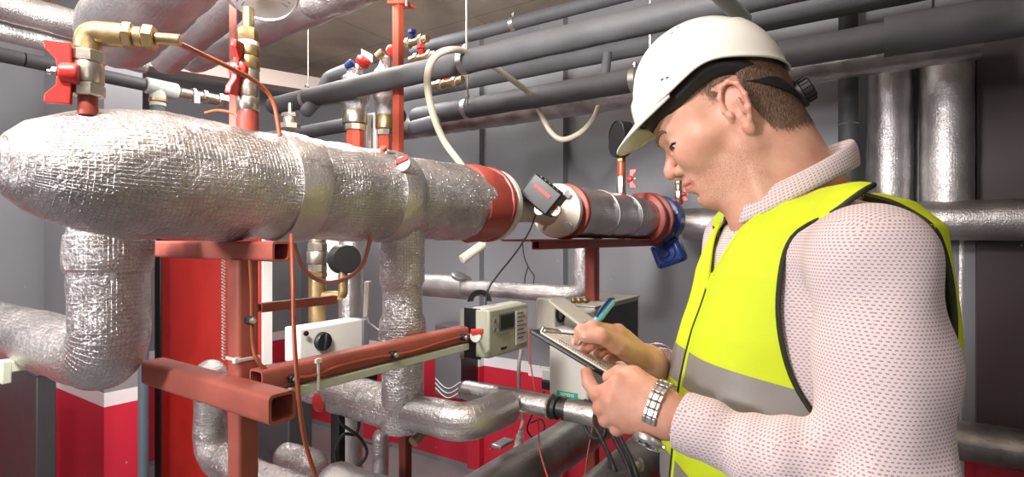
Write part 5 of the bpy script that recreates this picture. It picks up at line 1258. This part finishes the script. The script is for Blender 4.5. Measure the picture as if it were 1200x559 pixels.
for s in (-1, 1):
    pts = []
    for k_ in range(97):
        a = 2*math.pi*k_/96; o = V((AH[0]+AH[2]*math.cos(a), CY+s*.6, AH[1]+AH[3]*math.sin(a))); h = project(o, (0,-s,0))
        if h is not None and abs(h.y-CY) > .085: pts.append(h)
        elif h is not None: pts.append(V((h.x, CY+s*.095, h.z)))
    for _ in range(2): pts = [pts[0]]+[(a_+b_*2+c_)/4 for a_, b_, c_ in zip(pts, pts[1:], pts[2:])]+[pts[-1]]
    bm = NB(); tube(bm, pts, .0034, 8); mk('piping', bm, M['piping'], vest)
for s in (-1, 1):
    pts = []
    for z in np.linspace(1.475, 1.64, 26):
        h = project((-.2, CY+s*float(openw(z)), z), (1,0,0))
        if h is not None and h.x < .43: pts.append(h)
    pts = [pts[0]]+[(a_+b_*2+c_)/4 for a_, b_, c_ in zip(pts, pts[1:], pts[2:])]+[pts[-1]]
    bm = NB(); tube(bm, pts, .0032, 8); mk('edge_binding', bm, M['vest'], vest)
pts = [project((-.2, CY, z), (1,0,0)) for z in np.linspace(.97, 1.478, 40)]; pts = [p for p in pts if p]
bm = NB(); tube(bm, pts, .0035, 8); mk('zip', bm, M['piping'], vest)
for s, k_ in ((-1, .010),):
    bm = NB(); tube(bm, [project((-.2, CY+s*k_, z), (1,0,0)) for z in np.linspace(.97, 1.50, 40)], .0040, 8); mk('edge_binding', bm, M['vest'], vest)
# shirt buttons
shb = BVHTree.FromPolygons([tuple(p) for p in sP], [tuple(int(i) for i in f) for f in sQ])
for z in (1.555, 1.515):
    h = shb.ray_cast(V((-.2, CY-.004, z)), V((1,0,0)), 2.)
    if h[0]:
        bm = NB(); lathe(bm, h[0], V((-1,-.2,.2)), [(0,.0052),(.0015,.0055),(.0025,.004)], seg=16); mk('shirt_button', bm, M['white_plastic'], shirt)

# ---- trousers and shoes
leg = [stackp([(1.00,.29,.56,CY,.160),(.90,.29,.57,CY,.17),(.82,.30,.56,CY,.17)], (CX, CY), .012, .01),
 cone((.43,.72,.86), (.42,.71,.48), .095, .066, .03), cone((.42,.71,.48), (.44,.71,.07), .066, .055, .03),
 cone((.43,.88,.86), (.42,.89,.48), .095, .066, .03), cone((.42,.89,.48), (.44,.89,.07), .066, .055, .03)]
tP, tQ = extract(leg, (.25,.55,-.02), (.65,1.05,1.06), .006); mk('trousers', npmesh('trousers', tP, tQ), M['trousers'], man, ang=180)
for y in (.71, .89):
    p_, q_ = extract([cone((.45,y,.045), (.33,y,.035), .045, .036, .01), cone((.33,y,.035), (.25,y,.03), .038, .03, .01), slab((.4,y,.002), (0,0,-1), .3)], (.15,y-.08,-.02), (.55,y+.08,.12), .004)
    mk('shoe', npmesh('shoe', p_, q_), M['shoe'], man, ang=180)

# ---- watch on the left wrist
wt = thing('wristwatch', 'steel wristwatch with dark dial on the man\'s left wrist', 'watch', tuple(P(768,512,.64)))
ax = V(dl); wc = V(WL)+ax*.011
dn = V((-.10,-.62,-.78)); dn = (dn-ax*dn.dot(ax)).normalized(); tn = ax.cross(dn).normalized()
R0 = .0290; nl = 22
bbv = body_bvh
def skin_r(dr):
    h = bbv.ray_cast(wc+dr*.06, -dr, .06); return .06-h[3]+.0012 if h[0] else R0
for i in range(nl):
    a = 2*math.pi*i/nl
    if abs(((a+math.pi) % (2*math.pi))-math.pi) < .58: continue
    dr = dn*math.cos(a)+tn*math.sin(a); tg = ax.cross(dr)
    for j, w in ((-1,.0045),(0,.0075),(1,.0045)):
        bm = NB(); rr_ = max(skin_r(dr), .022); box(bm, wc+dr*(rr_+.0008)+ax*j*.0062, ax, tg, dr, w, .0086, .0032); mk('bracelet_link', bm, M['steel'], wt, bev=.0008)
c = wc+dn*(skin_r(dn)+.0035)
bm = NB(); lathe(bm, c-dn*.003, dn, [(0,.0165),(.002,.0185),(.007,.0185),(.009,.0170),(.0095,.0150),(.0085,.0145)], seg=40); cs = mk('watch_case', bm, M['steel'], wt)
bm = NB(); lathe(bm, c+dn*.0050, dn, [(0,.0150),(.0006,.0150)], seg=36); dl_ = mk('dial', bm, M['black'], wt)
for k_ in range(12):
    a = k_*math.pi/6; d = tn*math.cos(a)+ax*math.sin(a); bm = NB(); box(bm, c+dn*.0060+d*.012, d, d.cross(dn), dn, .003, .0009, .0005); mk('hour_mark', bm, M['white'], dl_)
for k_ in range(3):
    a = k_*2*math.pi/3+.5; d = tn*math.cos(a)+ax*math.sin(a); bm = NB(); torus(bm, c+dn*.0058+d*.0065, dn, .0032, .0003, 20, 5); mk('sub_dial', bm, M['steel'], dl_)
for a, L in ((.4,.008),(2.2,.011)):
    d = tn*math.cos(a)+ax*math.sin(a); bm = NB(); box(bm, c+dn*.0064+d*L/2, d, d.cross(dn), dn, L, .0009, .0005); mk('watch_hand', bm, M['white'], wt)
bm = NB(); cyl(bm, c-ax*.018, c-ax*.022, .0025, 12); mk('crown', bm, M['steel'], wt)

# ---- tablet and pen
tb2 = thing('tablet', 'thin black tablet board with a ruled pad held in the man\'s left hand', 'tablet', PP(670,420,.78))
n0, n1 = P(621, 388, .790), P(719, 447, .722); ex = (n1-n0); L_ = ex.length; ex.normalize()
gx = V((.075, .190, -.030)); gx = (gx-ex*gx.dot(ex)).normalized(); nz_ = ex.cross(gx).normalized()
if nz_.z < 0: nz_ = -nz_
cc_ = (n0+n1)/2+gx*.105
bm = NB(); box(bm, cc_, ex, gx, nz_, L_, .21, .0065); mk('board', bm, M['black'], tb2, bev=.002)
bm = NB(); box(bm, cc_+nz_*.0042+ex*.004, ex, gx, nz_, L_*.86, .195, .0024); mk('paper_pad', bm, M['white'], tb2)
for i in range(24):
    bm = NB(); cpt = n0+ex*(L_*(.30+.66*i/23.))+gx*.012+nz_*.0062; torus(bm, cpt, ex, .0026, .0006, 10, 5); mk('binding_ring', bm, M['steel'], tb2)
for i in range(9):
    bm = NB(); box(bm, cc_+nz_*.0056+gx*(-.07+.018*i), ex, gx, nz_, L_*.76, .0012, .0003); mk('ruled_line', bm, M['grey_cab'], tb2)
bm = NB(); box(bm, n0+ex*.006+gx*.06+nz_*.006, ex, gx, nz_, .010, .06, .006); cl_ = mk('clip', bm, M['steel'], tb2, bev=.002)
bm = NB(); cyl(bm, n0+ex*.012+gx*.012+nz_*.004, n0+ex*.012+gx*.012+nz_*.014, .003, 10); mk('clip_post', bm, M['steel'], cl_)
pn = thing('pen', 'light blue ballpoint pen with dark blue clip in the man\'s right hand', 'pen', PP(680,404,.775))
t0, t1 = P(677, 404, .768), P(719, 352, .800); d = (t1-t0); Lp = d.length; d.normalize()
lb = mat('light blue pen plastic', srgb(.42,.74,.84), .25); db = mat('dark blue pen plastic', srgb(.06,.16,.42), .25)
bm = NB(); lathe(bm, t0, d, [(0,.0004),(.004,.0009),(.011,.0028),(.012,.0034)], seg=16); mk('tip', bm, M['steel'], pn)
bm = NB(); lathe(bm, t0+d*.012, d, [(0,.0036),(.010,.0050),(.024,.0052)], seg=20); mk('grip', bm, db, pn)
bm = NB(); lathe(bm, t0+d*.036, d, [(0,.0052),(Lp*.45-.036+.012,.0056)], seg=20); mk('barrel', bm, lb, pn)
bm = NB(); lathe(bm, t0+d*(Lp*.45+.012), d, [(0,.0062),(.004,.0062),(.005,.0056),(Lp*.55-.016,.0050),(Lp*.55-.013,.0035)], seg=20); mk('cap', bm, lb, pn)
s_ = V((-.6,-.6,.45)); s_ = (s_-d*s_.dot(d)).normalized()
bm = NB(); tube(bm, catmull([t0+d*Lp*.55+s_*.006, t0+d*Lp*.7+s_*.0085, t0+d*Lp*.92+s_*.0075, t0+d*(Lp+.001)+s_*.001], 6), .0022, 10); mk('pocket_clip', bm, db, pn)
bm = NB(); tube(bm, [t0+d*Lp*.56-s_*.0052, t0+d*Lp*.95-s_*.005], .0016, 8); mk('stripe', bm, mat('yellow pen stripe', srgb(.7,.75,.3), .4), pn)
# nails
for n_, js, nn in (('i', [PP(*x) for x in [(681,388,.776),(677,400,.780)]], V((-.9,-.4,.1))), ('t', [PP(*x) for x in [(705,394,.764),(687,395,.768)]], V((-.1,-.9,.5))),):
    a, b = V(js[0]), V(js[1]); d_ = (b-a).normalized(); nn = (nn-d_*nn.dot(d_)).normalized(); bm = NB()
    lathe(bm, b+nn*.0068+d_*.001, nn, [(0,.0050),(.0014,.0046),(.0020,.003)], seg=20); mk('finger_nail', bm, M['nail'], man)

# ---- helmet
hz = thing('safety_helmet', 'white safety helmet with black inner band worn by the man', 'helmet', tuple(HO+Uh*.05))
tl = math.radians(-8)      # helmet sits tipped back a little on the head
Fe = (Fh*math.cos(tl)-Uh*math.sin(tl)).normalized(); Ue = Lh.cross(Fe)*-1
if Ue.dot(Uh) < 0: Ue = -Ue
HC = V(hp_(.007, 0, .037))
def hpt(f, l, u): return HC+Fe*f+Lh*l+Ue*u
def shell(name, a_f, a_l, a_u, rimf, m, thick, inner=False, f0=0, ridge=0):
    bm = NB(); uvl = bm.loops.layers.uv.verify(); nA, nB = 120, 64; rings = []
    for j in range(nB+1):
        ring = []
        for i in range(nA):
            a = 2*math.pi*i/nA; ca, sa = math.cos(a), math.sin(a)
            u0 = rimf(a); ph0 = math.asin(max(-.6, min(.9, u0/a_u))); ph = ph0+(math.pi/2-ph0)*(j/nB)
            cu, su = math.cos(ph), math.sin(ph); cu_ = max(cu, 0)**.92
            f, l, u = a_f*ca*cu_+f0, a_l*sa*cu_, a_u*su
            if ridge:
                w = math.exp(-(l/.024)**2)*max(0, su)**.8*(1 if f < .09 else .6); u += .0055*w; 
                # raised brow panel all the way round low on the shell
                w2 = 1/(1+math.exp((u-.060+.024*ca)/.0014)); f += .0048*w2*ca; l += .0048*w2*sa
                flare = max(0, 1-(u-u0)/.012)**2; f += .0035*flare*ca; l += .0035*flare*sa
            ring.append(bm.verts.new(hpt(f, l, u)))
        rings.append(ring)
    nf = []
    for j in range(nB):
        for i in range(nA):
            i2 = (i+1) % nA; f = bm.faces.new((rings[j][i], rings[j][i2], rings[j+1][i2], rings[j+1][i])); nf.append(f)
    bmesh.ops.recalc_face_normals(bm, faces=nf)
    o = mk(name, bm, m, hz, ang=180); md = o.modifiers.new('s', 'SOLIDIFY'); md.thickness = thick; md.offset = -1
    return o
def rim(a):    # height of the shell edge: low front and back, arched above the ears
    c = math.cos(a); return .004+.017*math.exp(-((c+.05)/.42)**2)-.006*max(0, c)**2-.022*max(0, -c)**3
sh = shell('shell', .110, .096, .114, rim, M['helmet'], .0028, ridge=1)
# brim
def brim():
    bm = NB(); n = 40; top = []; 
    for i in range(n+1):
        t = -1+2*i/n; a = t*math.radians(62); ca, sa = math.cos(a), math.sin(a)
        base = (.1115*ca, .0975*sa); ext = .044*(1-abs(t)**2.4)+.002
        row = []
        for k in range(7):
            s = k/6; f = base[0]+ext*s*1.0; l = base[1]*(1+.03*s); u = rim(a)-.001+.004*(1-s)**2-.020*s**1.4*(1-abs(t)**2)-.004*s
            row.append(bm.verts.new(hpt(f, l, u)))
        top.append(row)
    nf = []
    for i in range(n):
        for k in range(6): nf.append(bm.faces.new((top[i][k], top[i+1][k], top[i+1][k+1], top[i][k+1])))
    bmesh.ops.recalc_face_normals(bm, faces=nf)
    o = mk('brim', bm, M['helmet'], hz, ang=180); md = o.modifiers.new('s', 'SOLIDIFY'); md.thickness = .0034; md.offset = 0; return o
brim()
# black cradle: sweat band, nape strap and ratchet knob
bm = NB(); rows = []; n = 90
for i in range(n):
    a = 2*math.pi*i/n; c, s = math.cos(a), math.sin(a)
    lo_ = rim(a)-.021-.004*max(0,-c)+.003*max(0,c); up_ = rim(a)+.010
    rows.append([bm.verts.new(hpt(.0985*c-.004, .0850*s, lo_)), bm.verts.new(hpt(.1035*c-.003, .0895*s, (lo_+up_)/2)), bm.verts.new(hpt(.1020*c-.002, .0880*s, up_))])
nf = []
for i in range(n):
    for k in range(2): nf.append(bm.faces.new((rows[i][k], rows[(i+1)%n][k], rows[(i+1)%n][k+1], rows[i][k+1])))
bmesh.ops.recalc_face_normals(bm, faces=nf); o = mk('sweat_band', bm, M['cradle'], hz, ang=180); md = o.modifiers.new('s', 'SOLIDIFY'); md.thickness = .003
pts = []; 
for i in range(21):
    a = math.radians(110+140*i/20.); c, s = math.cos(a), math.sin(a); dp_ = .064*max(0, -c)**1.4
    pts.append(V(hp_(.104*c*(1-.08*max(0,-c)), .082*s, .032-dp_)))
bm = NB(); 
rws = [[bm.verts.new(p+Uh*k_*(.009+.006*math.sin(math.pi*i_/20.))) for k_ in (-1, 0, 1)] for i_, p in enumerate(pts)]
for i_ in range(20):
    for k_ in range(2): bm.faces.new((rws[i_][k_], rws[i_+1][k_], rws[i_+1][k_+1], rws[i_][k_+1]))
o = mk('nape_strap', bm, M['cradle'], hz, ang=180); md = o.modifiers.new('s', 'SOLIDIFY'); md.thickness = .0025
kc = V(hp_(-.100, .004, -.034)); kd = (-Fh+Lh*.15).normalized()
bm = NB(); lathe(bm, kc, kd, [(-.012,.020),(0,.022),(.002,.017),(.014,.017),(.016,.014)], seg=28); kb = mk('ratchet_knob', bm, M['cradle'], hz)
bm = NB()
for k_ in range(16):
    a = k_*math.pi/8; s, t = frame(kd)[1:]; d = s*math.cos(a)+t*math.sin(a); box(bm, kc+kd*.008+d*.0175, kd, kd.cross(d), d, .011, .003, .003)
mk('knob_ribs', bm, M['cradle'], kb)
# vent slots, small moulded marks on the shell
dgv = BVHTree.FromPolygons([tuple(wpos(hz)+v.co) for v in sh.data.vertices], [tuple(p.vertices) for p in sh.data.polygons])
def onshell(px, py):
    o = V((0,0,CAMZ)); d = (P(px, py, 1)-o).normalized(); h = dgv.ray_cast(o, d, 3.); return h
for (px, py) in ((786,38),(793,31),(801,24)):
    h = onshell(px+1.5, py+1.5)
    if h[0]:
        nn = h[1] if h[1].dot(h[0]-V((0,0,CAMZ))) < 0 else -h[1]; dd = (P(px+5,py-5,.8)-P(px,py,.8)); dd = (dd-nn*dd.dot(nn)).normalized()
        bm = NB(); box(bm, h[0], dd, nn.cross(dd), nn, .0062, .0024, .0012); mk('vent_slot', bm, M['black'], hz, bev=.0004)
for (px, py) in ((777,94),(783,92),(793,64),(806,56)):
    h = onshell(px, py)
    if h[0]:
        nn = h[1] if h[1].dot(h[0]-V((0,0,CAMZ))) < 0 else -h[1]; dd = V((1,0,.5)); dd = (dd-nn*dd.dot(nn)).normalized()
        bm = NB(); prism(bm, [h[0]+dd*.003, h[0]-dd*.003, h[0]-dd*.002+nn.cross(dd)*.004], nn, .0006); mk('moulded_mark', bm, M['black'] if py > 80 else M['white_plastic'], hz)
h = onshell(787, 118)
# ================================================================= LIGHT AND CAMERA
def area(name, loc, target, size, power, col=(1,1,1), sy=None):
    l = bpy.data.lights.new(name, 'AREA'); l.energy = power; l.size = size; l.color = col
    if sy: l.shape = 'RECTANGLE'; l.size_y = sy
    o = bpy.data.objects.new(name, l); COL.objects.link(o); o.location = loc
    o.rotation_euler = (V(target)-V(loc)).to_track_quat('-Z', 'Y').to_euler(); return o
def point(name, loc, r, power, col=(1,1,1)):
    l = bpy.data.lights.new(name, 'POINT'); l.energy = power; l.shadow_soft_size = r; l.color = col
    o = bpy.data.objects.new(name, l); COL.objects.link(o); o.location = loc; return o
point('flash_and_fill', (-1.75, -.6, 2.0), .14, 142, (1, .97, .97))
point('flash_and_fill', (.9, -1.7, 2.2), .3, 22, (1, .93, .9))  # added fill light from the right, not a source in the room
area('overhead_fill', (-.9, 2.6, 2.8), (-.9, 2.6, 0), .5, 40, (1, .96, .92), 1.2)  # added fill from above to lift the walls, no fixture known here
area('overhead_fill', (-2.2, 1.0, 2.8), (-1.9, 1.2, 0), .4, 14, (1, .97, .98), 1.2)  # second added overhead fill, weaker, for the left side
w = bpy.data.worlds.new('world'); SC.world = w; w.use_nodes = True
w.node_tree.nodes['Background'].inputs[0].default_value = (.6,.6,.65,1); w.node_tree.nodes['Background'].inputs[1].default_value = .25
cam = bpy.data.cameras.new('camera'); cam.sensor_width = 36; cam.lens = 36*F/1200; cam.clip_start = .02
area('ceiling_fill', (-.5, .2, 2.3), (-.9, 1.6, 2.9), .3, 105, (1,.96,.92))  # added unseen light aimed upward to brighten the concrete ceiling
co = bpy.data.objects.new('camera', cam); COL.objects.link(co); co.location = (0,0,CAMZ); co.rotation_euler = (math.radians(90),0,0)
SC.camera = co
SC.view_settings.view_transform = 'Standard'; SC.view_settings.look = 'None'; SC.view_settings.gamma = 1; SC.view_settings.use_curve_mapping = False
SC.view_settings.exposure = 0.0
